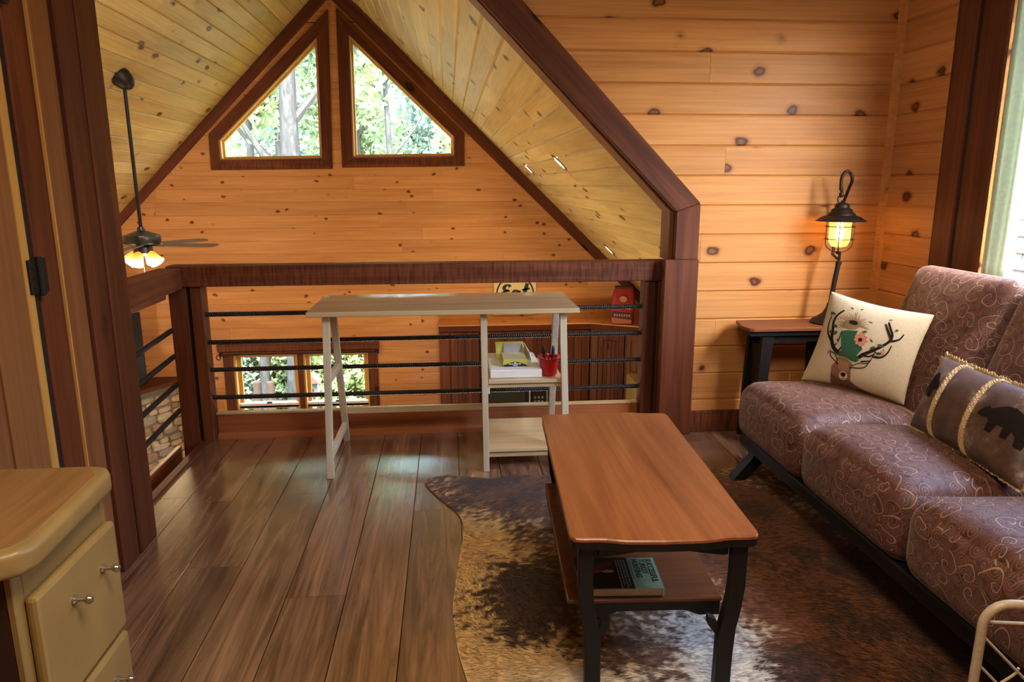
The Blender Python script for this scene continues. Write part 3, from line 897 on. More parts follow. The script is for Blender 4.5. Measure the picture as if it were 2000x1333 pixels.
def hide_color(x, y):
    """coat colour of the cowhide: cream flank, brown speckled patches, reddish brown back, white belly"""
    n1 = fbm(x, y, 4.0, 1); n2 = fbm(x, y, 75, 9, 3); n3 = fbm(x * 1.0, y * 0.35, 60, 20, 2)
    brown = blob(x, y, 0.32, 2.85, 0.55, 0.28, 1.5) + blob(x, y, 0.40, 2.40, 0.28, 0.40, 1.0) + blob(x, y, 0.22, 1.98, 0.22, 0.20, 1.25) + blob(x, y, 0.50, 2.0, 0.22, 0.25, 0.9) \
        + blob(x, y, 0.38, 1.72, 0.16, 0.10, 1.2) + blob(x, y, 0.56, 1.70, 0.10, 0.30, 0.9) + blob(x, y, 0.95, 2.6, 0.35, 0.5, 1.6) + blob(x, y, 1.15, 2.0, 0.36, 0.8, 2.2) + blob(x, y, 1.05, 1.3, 0.35, 0.5, 1.7)
    cream = blob(x, y, 0.06, 2.42, 0.16, 0.16, 1.3) + blob(x, y, 0.04, 1.9, 0.10, 0.6, 1.0) + blob(x, y, 0.2, 1.62, 0.2, 0.16, 1.4) + blob(x, y, 0.3, 1.3, 0.5, 0.3, 1.6)
    grey = blob(x, y, 0.74, 1.72, 0.17, 0.30, 1.5, 0.35)
    f = brown - 0.8 * cream - 0.8 * grey + (n1 - 0.5) * 2.6 + (n2 - 0.5) * 3.0 - 0.25
    f = np.clip(f * 1.7 + 0.30, 0, 1)
    dark = np.clip((n1 - 0.47) * 5 + (n2 - 0.5) * 3 + blob(x, y, 0.34, 2.02, 0.14, 0.2, 0.9), 0, 1)
    c_cream = np.array([0.62, 0.42, 0.18]); c_white = np.array([0.62, 0.58, 0.50]); c_br = np.array([0.125, 0.055, 0.023]); c_dk = np.array([0.028, 0.013, 0.008]); c_red = np.array([0.17, 0.058, 0.020])
    wht = np.clip(blob(x, y, 0.45, 1.40, 0.5, 0.22, 1.6) + grey * 0.9 + blob(x, y, 1.52, 1.9, 0.12, 0.25, 0.7), 0, 1)[:, None]
    base = c_cream * (1 - wht) + c_white * wht
    redw = np.clip(blob(x, y, 1.1, 2.1, 0.38, 1.0, 2.0) + blob(x, y, 0.3, 2.8, 0.5, 0.25, 0.6), 0, 1)[:, None]
    br = c_br * (1 - redw) + c_red * redw
    br = br * (1 - 0.8 * dark[:, None]) + c_dk * 0.8 * dark[:, None]
    col = base * (1 - f[:, None]) + br * f[:, None]
    return np.clip(col * (0.75 + 0.5 * n3[:, None]), 0, 1)


def hide_mat():
    m, nt, b = new_mat('cowhide')
    at_ = N(nt, 'ShaderNodeVertexColor', layer_name='Col')
    L(nt, at_.outputs[0], b.inputs['Base Color'])
    b.inputs['Roughness'].default_value = 0.6
    b.inputs['Sheen Weight'].default_value = 0.15
    b.inputs['Specular IOR Level'].default_value = 0.3
    return m


hide_m = hide_mat()


def set_col(me, cols):
    a = me.color_attributes.new('Col', 'FLOAT_COLOR', 'POINT')
    buf = np.ones((len(me.vertices), 4), np.float32)
    buf[:, :3] = cols
    a.data.foreach_set('color', buf.ravel())


rug = thing('cowhide_rug', 'brown and cream cowhide rug lying under the coffee table', 'rug', (0.8, 2.0, 0.0005))
st = 0.01
gx = np.arange(-0.14, 1.82, st); gy = np.arange(0.78, 3.04, st)
GX, GY = np.meshgrid(gx, gy, indexing='ij')
ins = inside(GX + st / 2, GY + st / 2, RUGS)
idx = {}
mb = MB()
for i, j in zip(*np.nonzero(ins)):
    q = []
    for a, b_ in ((i, j), (i + 1, j), (i + 1, j + 1), (i, j + 1)):
        if (a, b_) not in idx:
            idx[(a, b_)] = len(mb.v)
            mb.v.append((gx[0] + a * st, gy[0] + b_ * st, 0.006))
        q.append(idx[(a, b_)])
    mb.f.append(tuple(q))
edge_cnt = {}
for f_ in mb.f:
    for a, b_ in zip(f_, f_[1:] + f_[:1]):
        key = (min(a, b_), max(a, b_)); edge_cnt[key] = edge_cnt.get(key, 0) + 1
bnd = sorted({v for key, c_ in edge_cnt.items() if c_ == 1 for v in key})
RA = np.array(RUGS); RB = np.roll(RA, -1, 0)
for v in bnd:
    p = np.array(mb.v[v][:2])
    t_ = np.clip(((p - RA) * (RB - RA)).sum(1) / ((RB - RA) ** 2).sum(1), 0, 1)[:, None]
    q_ = RA + (RB - RA) * t_
    q_ = q_[np.argmin(((q_ - p) ** 2).sum(1))]
    mb.v[v] = (q_[0], q_[1], 0.0058)
me = mb.mesh('hide', smooth=True)
vx = np.array([v[:] for v in mb.v])
set_col(me, hide_color(vx[:, 0], vx[:, 1]))
hide = part(rug, 'hide', me, hide_m)
part(rug, 'hide_backing', MB().prism([(x_, y_, 0.0005) for x_, y_ in RUGS], (0, 0, 0.005)), plain('suede', (0.2, 0.12, 0.06), 0.8))
NF = 90000
fx = NP.uniform(-0.14, 1.80, NF * 2); fy = NP.uniform(0.9, 3.02, NF * 2)
ok = inside(fx, fy, RUGS)
fx, fy = fx[ok][:NF], fy[ok][:NF]
n = len(fx)
lay = (fbm(fx, fy, 2.2, 40) - 0.5) * 3 + NP.normal(0, 0.28, n) - 0.9
ln = NP.uniform(0.014, 0.028, n); hh = NP.uniform(0.004, 0.011, n); wd = 0.0013
dx, dy = np.cos(lay), np.sin(lay)
P0 = np.stack([fx - dy * wd, fy + dx * wd, np.full(n, 0.006)], 1)
P1 = np.stack([fx + dy * wd, fy - dx * wd, np.full(n, 0.006)], 1)
P2 = np.stack([fx + dx * ln, fy + dy * ln, 0.006 + hh], 1)
V = np.stack([P0, P1, P2], 1).reshape(-1, 3)
me = bpy.data.meshes.new('fur')
me.vertices.add(3 * n); me.vertices.foreach_set('co', V.ravel())
me.loops.add(3 * n); me.loops.foreach_set('vertex_index', np.arange(3 * n, dtype=np.int32))
me.polygons.add(n); me.polygons.foreach_set('loop_start', np.arange(0, 3 * n, 3, dtype=np.int32))
me.update(calc_edges=True)
set_col(me, np.repeat(hide_color(fx, fy) * NP.uniform(0.75, 1.25, n)[:, None], 3, axis=0))
fur = part(rug, 'fur', me, hide_m)
fur['kind'] = 'stuff'

# ================================================================== coffee table
ct = thing('coffee_table', 'coffee table with orange-brown top, black legs and lower shelf on the cowhide', 'table', (0.526, 1.997, 0.0))
cc, ca = Vector((0.5258, 1.997, 0)), math.radians(-3.1)
MT = Matrix.Translation(cc) @ Matrix.Rotation(ca, 4, 'Z')


def tl(x, y, z):
    return MT @ Vector((x * 0.9647, y * 0.9647, z * 0.9647 + 0.0448 if z > 0 else 0.0))


HX, HY = 0.237, 0.505


def table_outline(d=0.0):
    """scalloped ends: lobed corners, shallow step, bowed middle"""
    pts = []
    half = [(-1.0, 0.0), (-1.0, 0.91), (-0.985, 0.945), (-0.95, 0.962), (-0.86, 0.968), (-0.72, 0.968), (-0.62, 0.972), (-0.52, 0.984), (-0.42, 0.993), (-0.2, 0.998), (0.0, 1.0)]
    q = half + [(-u, v) for u, v in half[-2::-1]]
    for u, v in q[:-1]:
        pts.append((u * (HX - d), v * (HY - d)))
    for u, v in [(-u, -v) for u, v in q][:-1]:
        pts.append((u * (HX - d), v * (HY - d)))
    return pts


part(ct, 'top', MB().prism([tl(x_, y_, 0.408) for x_, y_ in table_outline()], (0, 0, 0.012)), table_wood, bevel=0.003)
part(ct, 'top_edge', MB().prism([tl(x_, y_, 0.390) for x_, y_ in table_outline(0.002)], (0, 0, 0.0172)), black_wood)


def cbox(x0, x1, y0, y1, z0, z1):
    return [tl(x0, y0, z0), tl(x1, y0, z0), tl(x1, y1, z0), tl(x0, y1, z0), tl(x0, y0, z1), tl(x1, y0, z1), tl(x1, y1, z1), tl(x0, y1, z1)], \
        [(3, 2, 1, 0), (4, 5, 6, 7), (0, 1, 5, 4), (1, 2, 6, 5), (2, 3, 7, 6), (3, 0, 4, 7)]


for sy in (-1, 1):
    y_ = sy * 0.455
    pr_ = [(-0.16, 0.39), (-0.16, 0.352), (-0.11, 0.358), (-0.06, 0.366), (0.06, 0.366), (0.11, 0.358), (0.16, 0.352), (0.16, 0.39)]
    part(ct, 'apron', MB().prism([tl(u, y_, v) for u, v in pr_], MT.to_3x3() @ Vector((0, 0.016, 0))), black_wood)
for sx in (-1, 1):
    part(ct, 'apron', MB().add(*cbox(sx * 0.165 - 0.008, sx * 0.165 + 0.008, -0.44, 0.44, 0.345, 0.39)), black_wood)
for sx in (-1, 1):
    for sy in (-1, 1):
        # leg sawn from a board: flared foot and top, seen from the table's end
        o_ = [(0.150, 0.0), (0.190, 0.0), (0.192, 0.08), (0.196, 0.15), (0.205, 0.20), (0.213, 0.27), (0.213, 0.39), (0.175, 0.39), (0.176, 0.30), (0.172, 0.24), (0.163, 0.19), (0.152, 0.13)]
        part(ct, 'leg', MB().prism([tl(sx * u, sy * 0.455 - 0.016, v) for u, v in o_], MT.to_3x3() @ Vector((0, 0.032, 0))), black_wood, bevel=0.002)
        br = [(0.165, 0.13), (0.160, 0.10), (0.150, 0.125), (0.128, 0.155), (0.128, 0.178), (0.148, 0.170)]
        part(ct, 'bracket', MB().prism([tl(sx * u, sy * 0.445 - 0.01, v) for u, v in br], MT.to_3x3() @ Vector((0, 0.02, 0))), black_wood)
part(ct, 'shelf', MB().add(*cbox(-0.228, 0.190, -0.375, 0.40, 0.170, 0.182)), shelf_wood, bevel=0.003)
part(ct, 'shelf_edge', MB().prism([tl(u, -0.372, v) for u, v in [(-0.185, 0.170), (-0.185, 0.130), (-0.13, 0.130), (-0.09, 0.145), (0.09, 0.145), (0.13, 0.130), (0.185, 0.130), (0.185, 0.170)]], MT.to_3x3() @ Vector((0, 0.018, 0))), black_wood)
for sx in (-1, 1):
    xe = 0.178 if sx > 0 else -0.218
    part(ct, 'shelf_edge', MB().add(*cbox(xe - 0.007, xe + 0.007, -0.35, 0.385, 0.140, 0.170)), black_wood)

# book on the lower shelf
bk = thing('book', 'hardback book with green and dark cover on the coffee table shelf', 'book', (0.436, 1.727, 0.2206))
MBk = Matrix.Translation((0.436, 1.727, 0.2208)) @ Matrix.Rotation(math.radians(-4.5), 4, 'Z') @ Matrix.Scale(0.9647, 4)


def bl(x, y, z): return MBk @ Vector((x, y, z))
def bbox(x0, x1, y0, y1, z0, z1):
    return [bl(a, b, c) for c in (z0, z1) for a, b in ((x0, y0), (x1, y0), (x1, y1), (x0, y1))], [(3, 2, 1, 0), (4, 5, 6, 7), (0, 1, 5, 4), (1, 2, 6, 5), (2, 3, 7, 6), (3, 0, 4, 7)]


green_c = plain('green_cover', (0.27, 0.38, 0.22), 0.4, bscale=40)
dark_c = plain('dark_cover', (0.022, 0.024, 0.024), 0.35, bscale=40)
part(bk, 'page_block', MB().add(*bbox(-0.112, 0.108, -0.078, 0.074, 0.0025, 0.0245)), plain('pages', (0.42, 0.32, 0.23), 0.7), label='cream page block')
part(bk, 'cover', MB().add(*bbox(-0.115, 0.112, -0.081, 0.08, 0.0, 0.0025)), dark_c)
part(bk, 'cover', MB().add(*bbox(-0.115, 0.035, -0.081, 0.08, 0.0245, 0.0272)), dark_c, label='dark part of the front cover')
part(bk, 'cover', MB().add(*bbox(0.0352, 0.113, -0.081, 0.08, 0.0245, 0.0272)), green_c, label='green part of the front cover')
part(bk, 'cover_edge', MB().add(*bbox(0.1085, 0.113, -0.0812, 0.08, 0.0025, 0.0245)), green_c)


def text_mesh(body, size, extr=0.0003, scale_x=1.0):
    cu = bpy.data.curves.new('lettering', 'FONT')
    cu.body = body; cu.size = size; cu.extrude = extr; cu.offset = 0.0006
    ob = bpy.data.objects.new('lettering', cu)
    COL.objects.link(ob)
    dg = bpy.context.evaluated_depsgraph_get()
    me = bpy.data.meshes.new_from_object(ob.evaluated_get(dg))
    bpy.data.objects.remove(ob); bpy.data.curves.remove(cu)
    me.transform(Matrix.Diagonal((scale_x, 1, 1, 1)))
    me.materials.clear()
    return me


ink = plain('black_ink', (0.01, 0.012, 0.01), 0.5)
for body, xx in (('SUCCESSFUL', 0.088), ('TURKEY', 0.068), ('HUNTING', 0.048)):
    me = text_mesh(body, 0.0235, scale_x={'SUCCESSFUL': 0.93, 'TURKEY': 0.93, 'HUNTING': 0.93}[body])
    me.transform(MBk @ Matrix.Translation((xx, 0.072, 0.0275)) @ Matrix.Rotation(math.radians(-90), 4, 'Z'))
    part(bk, 'title', me, ink)
rr = random.Random(3)
pale_ink = plain('pale_ink', (0.35, 0.42, 0.52), 0.5)
for xx in (0.002, 0.010, 0.018, 0.026):
    y = 0.068
    mb = MB()
    while y > -0.066:
        w_ = rr.uniform(0.006, 0.016)
        mb.add(*bbox(xx - 0.0022, xx + 0.0012, y - w_, y, 0.0272, 0.0275)); y -= w_ + 0.0035
    part(bk, 'small_print', mb, pale_ink)
mb = MB(); y = 0.062
while y > -0.03:
    w_ = rr.uniform(0.004, 0.012); mb.add(*bbox(0.0385, 0.041, y - w_, y, 0.0272, 0.0275)); y -= w_ + 0.003
part(bk, 'small_print', mb, ink)


def flat_on(M, pts, z, t=0.0004):
    return MB().prism([M @ Vector((u, v, z)) for u, v in pts], M.to_3x3() @ Vector((0, 0, t)))


red_ink = plain('red_ink', (0.45, 0.03, 0.025), 0.45)
part(bk, 'picture', flat_on(MBk, [(-0.100, 0.000), (-0.080, 0.012), (-0.05, 0.015), (-0.04, 0.008), (-0.06, -0.004), (-0.085, -0.008)], 0.0272), red_ink)
part(bk, 'picture', flat_on(MBk, [(-0.045, 0.004), (-0.030, 0.014), (-0.014, 0.012), (-0.010, 0.004), (-0.02, -0.003), (-0.038, -0.002)], 0.0277), pale_ink)
part(bk, 'picture', flat_on(MBk, [(-0.075, 0.02), (-0.05, 0.045), (-0.025, 0.06), (-0.008, 0.05), (-0.02, 0.03), (-0.04, 0.016)], 0.0272), plain('brown_ink', (0.10, 0.045, 0.03), 0.5))

# ================================================================== sofa
def fabric():
    m, nt, b = new_mat('scroll_fabric')
    uv = N(nt, 'ShaderNodeUVMap', uv_map='UVMap')

    def curls(scale, turns, width, seed, warp=0.5):
        mp = N(nt, 'ShaderNodeMapping')
        mp.inputs['Location'].default_value = (seed, seed * 1.7, 0)
        L(nt, uv.outputs[0], mp.inputs[0])
        # slight warp so that the scrolls are not perfect circles
        nz = N(nt, 'ShaderNodeTexNoise', i_Scale=scale * 0.7, i_Detail=1.0)
        L(nt, mp.outputs[0], nz.inputs['Vector'])
        sc = N(nt, 'ShaderNodeVectorMath', operation='SCALE', i_3=warp / scale)
        L(nt, nz.outputs['Color'], sc.inputs[0])
        ad = N(nt, 'ShaderNodeVectorMath', operation='ADD')
        L(nt, mp.outputs[0], ad.inputs[0]); L(nt, sc.outputs[0], ad.inputs[1])
        vo = N(nt, 'ShaderNodeTexVoronoi', voronoi_dimensions='2D', i_Scale=scale)
        L(nt, ad.outputs[0], vo.inputs['Vector'])
        df = N(nt, 'ShaderNodeVectorMath', operation='SUBTRACT')
        L(nt, ad.outputs[0], df.inputs[0]); L(nt, vo.outputs['Position'], df.inputs[1])
        sx = N(nt, 'ShaderNodeSeparateXYZ'); L(nt, df.outputs[0], sx.inputs[0])
        an = N(nt, 'ShaderNodeMath', operation='ARCTAN2'); L(nt, sx.outputs[1], an.inputs[0]); L(nt, sx.outputs[0], an.inputs[1])
        an2 = N(nt, 'ShaderNodeMath', operation='MULTIPLY', i_1=1 / (2 * math.pi)); L(nt, an.outputs[0], an2.inputs[0])
        rs = N(nt, 'ShaderNodeMath', operation='MULTIPLY', i_1=turns * scale / 9.0); L(nt, vo.outputs['Distance'], rs.inputs[0])
        cs = N(nt, 'ShaderNodeSeparateColor'); L(nt, vo.outputs['Color'], cs.inputs[0])
        s1 = N(nt, 'ShaderNodeMath', operation='ADD'); L(nt, an2.outputs[0], s1.inputs[0]); L(nt, rs.outputs[0], s1.inputs[1])
        s2 = N(nt, 'ShaderNodeMath', operation='ADD'); L(nt, s1.outputs[0], s2.inputs[0]); L(nt, cs.outputs[0], s2.inputs[1])
        pp = N(nt, 'ShaderNodeMath', operation='PINGPONG', i_1=0.5); L(nt, s2.outputs[0], pp.inputs[0])
        r = ramp(nt, pp.outputs[0], [(0.0, 1.0), (width, 1.0), (width * 1.6, 0.0)])
        fade = ramp(nt, vo.outputs['Distance'], [(0.0, 1.0), (0.48, 1.0), (0.62, 0.0)])
        mu = N(nt, 'ShaderNodeMath', operation='MULTIPLY'); L(nt, r.outputs[0], mu.inputs[0]); L(nt, fade.outputs[0], mu.inputs[1])
        return mu.outputs[0]
    big = curls(13.0, 1.9, 0.034, 1.3, 1.0)
    med = curls(24.0, 2.0, 0.09, 3.7, 0.7)
    small = curls(40.0, 2.6, 0.13, 5.1, 0.5)
    wv = N(nt, 'ShaderNodeTexNoise', i_Scale=60.0, i_Detail=2.0); L(nt, uv.outputs[0], wv.inputs['Vector'])
    base = ramp(nt, wv.outputs[0], [(0.35, (0.034, 0.0075, 0.0035)), (0.65, (0.098, 0.021, 0.009))])
    s_ = N(nt, 'ShaderNodeMath', operation='MULTIPLY', i_1=0.55); L(nt, small, s_.inputs[0])
    c1 = mixc(nt, s_.outputs[0], base.outputs[0], (0.20, 0.095, 0.065))
    m_ = N(nt, 'ShaderNodeMath', operation='MULTIPLY', i_1=0.55); L(nt, med, m_.inputs[0])
    c1 = mixc(nt, m_.outputs[0], c1, (0.26, 0.14, 0.095))
    c2 = mixc(nt, big, c1, (0.34, 0.21, 0.14))
    L(nt, c2, b.inputs['Base Color'])
    mx_ = N(nt, 'ShaderNodeMath', operation='MAXIMUM'); L(nt, big, mx_.inputs[0]); L(nt, s_.outputs[0], mx_.inputs[1])
    mx2 = N(nt, 'ShaderNodeMath', operation='MAXIMUM'); L(nt, mx_.outputs[0], mx2.inputs[0]); L(nt, m_.outputs[0], mx2.inputs[1]); mx_ = mx2
    rg = N(nt, 'ShaderNodeMapRange', i_3=0.66, i_4=0.42); L(nt, mx_.outputs[0], rg.inputs[0]); L(nt, rg.outputs[0], b.inputs['Roughness'])
    b.inputs['Sheen Weight'].default_value = 0.25
    b.inputs['Sheen Roughness'].default_value = 0.35
    b.inputs['Sheen Tint'].default_value = (0.9, 0.78, 0.66, 1)
    b.inputs['Specular IOR Level'].default_value = 0.55
    bp = N(nt, 'ShaderNodeBump', i_Strength=0.35, i_Distance=0.002)
    L(nt, mx_.outputs[0], bp.inputs['Height']); L(nt, bp.outputs[0], b.inputs['Normal'])
    return m


fab = fabric()


def cushion(x0, x1, y0, y1, z0, z1, r, bulge, n=14, xf=None, front=0.0, uoff=0.0):
    """soft box with rounded edges; bulge lifts the +z face (and front bows the -x face)"""
    hx, hy, hz = (x1 - x0) / 2, (y1 - y0) / 2, (z1 - z0) / 2
    c = Vector(((x0 + x1) / 2, (y0 + y1) / 2, (z0 + z1) / 2))
    bm = bmesh.new()
    bmesh.ops.create_cube(bm, size=2.0)
    bmesh.ops.subdivide_edges(bm, edges=bm.edges[:], cuts=n, use_grid_fill=True)
    uvl = bm.loops.layers.uv.new('UVMap')
    pos = {}
    for v in bm.verts:
        # ease spacing towards the edges
        e = Vector([math.sin(t * math.pi / 2) for t in v.co])
        p = Vector((e.x * hx, e.y * hy, e.z * hz))
        q = Vector((max(-hx + r, min(hx - r, p.x)), max(-hy + r, min(hy - r, p.y)), max(-hz + r, min(hz - r, p.z))))
        d = p - q
        if d.length > 1e-7:
            p = q + d.normalized() * min(r, d.length if d.length < r else r)
        u, w, t = e.x, e.y, e.z
        if t > 0:
            p.z += bulge * (1 - u * u) ** 0.7 * (1 - w * w) ** 0.7 * t
        if u < 0:
            p.x -= front * (1 - w * w) * (1 - t * t) * (-u)
        pos[v.index] = p + c
    for f in bm.faces:
        nx, ny, nz_ = (abs(k) for k in f.normal)
        for lp in f.loops:
            p = pos[lp.vert.index]
            if nz_ >= nx and nz_ >= ny:
                uvv = (p.y, p.x)
            elif nx >= ny:
                uvv = (p.y, x0 - (z1 - p.z) * (1 if f.normal.x < 0 else -1))
            else:
                uvv = (p.x, p.z)
            lp[uvl].uv = (uvv[0] + uoff, uvv[1] + uoff * 0.37)
        f.smooth = True
    for v in bm.verts:
        p = pos[v.index]
        v.co = xf(p) if xf else p
    me = bpy.data.meshes.new('cushion')
    bm.to_mesh(me); bm.free()
    return me


sofa = thing('sofa', 'armless brown sofa with pale scroll pattern below the window', 'sofa', (1.6, 2.0, 0))
YB = (2.945, 2.375, 1.765, 1.145)
seat_pitch = lambda p: Vector((p.x, p.y, p.z - (p.x - 1.25) * 0.06))
for k in range(3):
    part(sofa, 'seat_cushion', cushion(1.245, 1.83, YB[k + 1] + 0.003, YB[k] - 0.003, 0.185, 0.428, 0.07, 0.045, xf=seat_pitch, front=0.012, uoff=k * 0.31), fab)


def lean(p):
    # back cushion is built upright with its face at x = 1.76, then reclined about its foot
    a = math.radians(19)
    d = p - Vector((1.76, 0, 0.36))
    return Vector((1.76 + d.x * math.cos(a) + d.z * math.sin(a), p.y, 0.36 - d.x * math.sin(a) + d.z * math.cos(a)))


YBB = (2.875, 2.295, 1.70, 1.10)
for k in range(3):
    part(sofa, 'back_cushion', cushion(1.755, 1.90, YBB[k + 1] + 0.004, YBB[k] - 0.004, 0.36, 0.985, 0.055, 0.0, xf=lean, front=0.035, uoff=2 + k * 0.47), fab)
part(sofa, 'frame', MB().box(1.275, 1.82, 1.16, 2.93, 0.135, 0.187), black_wood, bevel=0.006)
part(sofa, 'back_frame', MB().prism([(1.80, 1.16, 0.14), (1.86, 1.16, 0.14), (2.09, 1.16, 0.85), (2.04, 1.16, 0.85)], (0, 1.70, 0)), black_wood)
for yy in (2.86, 1.21):
    part(sofa, 'leg', MB().prism([(1.205, yy - 0.03, 0.0), (1.262, yy - 0.03, 0.0), (1.395, yy - 0.03, 0.137), (1.315, yy - 0.03, 0.137)], (0, 0.055, 0)), black_wood, bevel=0.003)
    part(sofa, 'leg', MB().prism([(1.93, yy - 0.03, 0.0), (1.985, yy - 0.03, 0.0), (1.87, yy - 0.03, 0.139), (1.79, yy - 0.03, 0.139)], (0, 0.055, 0)), black_wood, bevel=0.003)

# ================================================================== cushions on the sofa
def homog(src):
    """matrix that sends the four corners src (TL, TR, BR, BL) to the unit square (u right, v up)"""
    dst = [(0, 1), (1, 1), (1, 0), (0, 0)]
    A = []; B = []
    for (x, y), (u, v) in zip(src, dst):
        A.append([x, y, 1, 0, 0, 0, -u * x, -u * y]); B.append(u)
        A.append([0, 0, 0, x, y, 1, -v * x, -v * y]); B.append(v)
    h = np.linalg.solve(np.array(A, float), np.array(B, float))
    return np.append(h, 1).reshape(3, 3)


class Pillow:
    def __init__(s, TL, TR, BR, BL, bulge, toward):
        s.c = [Vector(p) for p in (TL, TR, BR, BL)]
        s.b = bulge
        n = (s.c[1] - s.c[0]).cross(s.c[3] - s.c[0]).normalized()
        if n.dot(Vector(toward)) < 0:
            n = -n
        s.n = n

    def at(s, u, v, side=1, lift=0.0):
        TL, TR, BR, BL = s.c
        # edges of a filled pillow pull in a little between the corners
        k = 0.035
        uu = u + k * math.sin(math.pi * v) * (1 - 2 * u) * (0.4 + 0.6 * abs(1 - 2 * u))
        vv = v + k * math.sin(math.pi * u) * (1 - 2 * v) * (0.4 + 0.6 * abs(1 - 2 * v))
        p = (BL * (1 - uu) + BR * uu) * (1 - vv) + (TL * (1 - uu) + TR * uu) * vv
        g = max(0.0, 16 * u * (1 - u) * v * (1 - v))
        return p + s.n * (side * (s.b * g ** 0.42 + 0.003) + lift)

    def body(s, name, n=22):
        mb = MB()
        for side in (1, -1):
            o = len(mb.v)
            for i in range(n + 1):
                for j in range(n + 1):
                    u = 0.5 - 0.5 * math.cos(math.pi * i / n); v = 0.5 - 0.5 * math.cos(math.pi * j / n)
                    mb.v.append(tuple(s.at(u, v, side)))
            for i in range(n):
                for j in range(n):
                    a = o + i * (n + 1) + j
                    mb.f.append((a, a + n + 1, a + n + 2, a + 1))
        # close the rim
        m = (n + 1) ** 2
        rim = [i * (n + 1) for i in range(n + 1)] + [n * (n + 1) + j for j in range(1, n + 1)] + [i * (n + 1) + n for i in range(n - 1, -1, -1)] + [j for j in range(n - 1, 0, -1)]
        for k in range(len(rim)):
            a, b = rim[k], rim[(k + 1) % len(rim)]
            mb.f.append((a, b, b + m, a + m))
        return mb.mesh(name, smooth=True, sharp=1.4)

    def polygon(s, uvs, lift=0.001, cuts=3):
        bm = bmesh.new()
        vs = [bm.verts.new((u, v, 0)) for u, v in uvs]
        f = bm.faces.new(vs)
        bmesh.ops.triangulate(bm, faces=[f])
        for _ in range(cuts):
            long_ = [e for e in bm.edges if e.calc_length() > 0.05]
            if not long_:
                break
            bmesh.ops.subdivide_edges(bm, edges=long_, cuts=1)
            bmesh.ops.triangulate(bm, faces=bm.faces[:])
        bm.verts.index_update()
        mb = MB()
        mb.add([s.at(v.co.x, v.co.y, 1, lift) for v in bm.verts], [tuple(v.index for v in f.verts) for f in bm.faces])
        bm.free()
        return mb

    def stroke(s, mb, uvs, w0, w1, lift=0.0014):
        """tapered ribbon along a polyline, in (u, v)"""
        P = [Vector((u, v)) for u, v in uvs]
        # resample with a Catmull-Rom curve
        Q = []
        for i in range(len(P) - 1):
            p0, p1, p2, p3 = P[max(i - 1, 0)], P[i], P[i + 1], P[min(i + 2, len(P) - 1)]
            for k in range(5):
                t = k / 5
                Q.append(0.5 * ((2 * p1) + (p2 - p0) * t + (2 * p0 - 5 * p1 + 4 * p2 - p3) * t * t + (-p0 + 3 * p1 - 3 * p2 + p3) * t ** 3))
        Q.append(P[-1])
        vs = []
        for i, q in enumerate(Q):
            t = (Q[min(i + 1, len(Q) - 1)] - Q[max(i - 1, 0)])
            t = t.normalized() if t.length > 0 else Vector((1, 0))
            nn = Vector((-t.y, t.x)) * (w0 + (w1 - w0) * i / (len(Q) - 1)) / 2
            vs += [s.at(q.x + nn.x, q.y + nn.y, 1, lift), s.at(q.x - nn.x, q.y - nn.y, 1, lift)]
        mb.add(vs, [(2 * i, 2 * i + 1, 2 * i + 3, 2 * i + 2) for i in range(len(Q) - 1)])


def ell(cx, cy, rx, ry, n=14, a=0.0):
    return [(cx + rx * math.cos(t) * math.cos(a) - ry * math.sin(t) * math.sin(a), cy + rx * math.cos(t) * math.sin(a) + ry * math.sin(t) * math.cos(a)) for t in [2 * math.pi * k / n for k in range(n)]]


linen = plain('linen', (0.50, 0.40, 0.25), 0.85, bscale=260, bump=0.3)
ink_br = plain('print_brown', (0.20, 0.085, 0.035), 0.85)
ink_dk = plain('print_dark', (0.014, 0.009, 0.007), 0.85, Specular_IOR_Level=0.1)
ink_gr = plain('print_green', (0.012, 0.075, 0.028), 0.85, bscale=60)
ink_lf = plain('print_leaf', (0.035, 0.05, 0.022), 0.85)
ink_or = plain('print_orange', (0.48, 0.17, 0.085), 0.85)
ink_cr = plain('print_cream', (0.56, 0.42, 0.28), 0.85)
ink_hay = plain('print_hay', (0.22, 0.13, 0.05), 0.85)

dp = Pillow((1.572, 2.815, 0.832), (1.835, 2.545, 0.778), (1.745, 2.530, 0.432), (1.472, 2.808, 0.462), 0.055, (-1, -1, 0.2))
deer = thing('deer_cushion', 'square linen cushion printed with an antlered deer, leaning at the sofa end', 'cushion', tuple((dp.c[2] + dp.c[3]) / 2), 'cushions on the sofa')
part(deer, 'cover', dp.body('cover'), linen)
mb = MB()
seam = [dp.at(t, 0, 1, -0.003) for t in [i / 20 for i in range(21)]] + [dp.at(1, t, 1, -0.003) for t in [i / 20 for i in range(1, 21)]] + [dp.at(1 - t, 1, 1, -0.003) for t in [i / 20 for i in range(1, 21)]] + [dp.at(0, 1 - t, 1, -0.003) for t in [i / 20 for i in range(1, 20)]]
part(deer, 'piping', MB().tube(seam, 0.003, 6, closed=True), linen, smooth=True)
Hd = homog([(365, 80), (1455, 330), (1160, 1275), (20, 1035)])


def hd(x, y):
    w = Hd @ np.array([x, y, 1.0]); return (w[0] / w[2], w[1] / w[2])


def hp(*pts): return [hd(*p) for p in pts]


def pell(cx, cy, rx, ry, n=14, a=0.0): return hp(*ell(cx, cy, rx, ry, n, a))


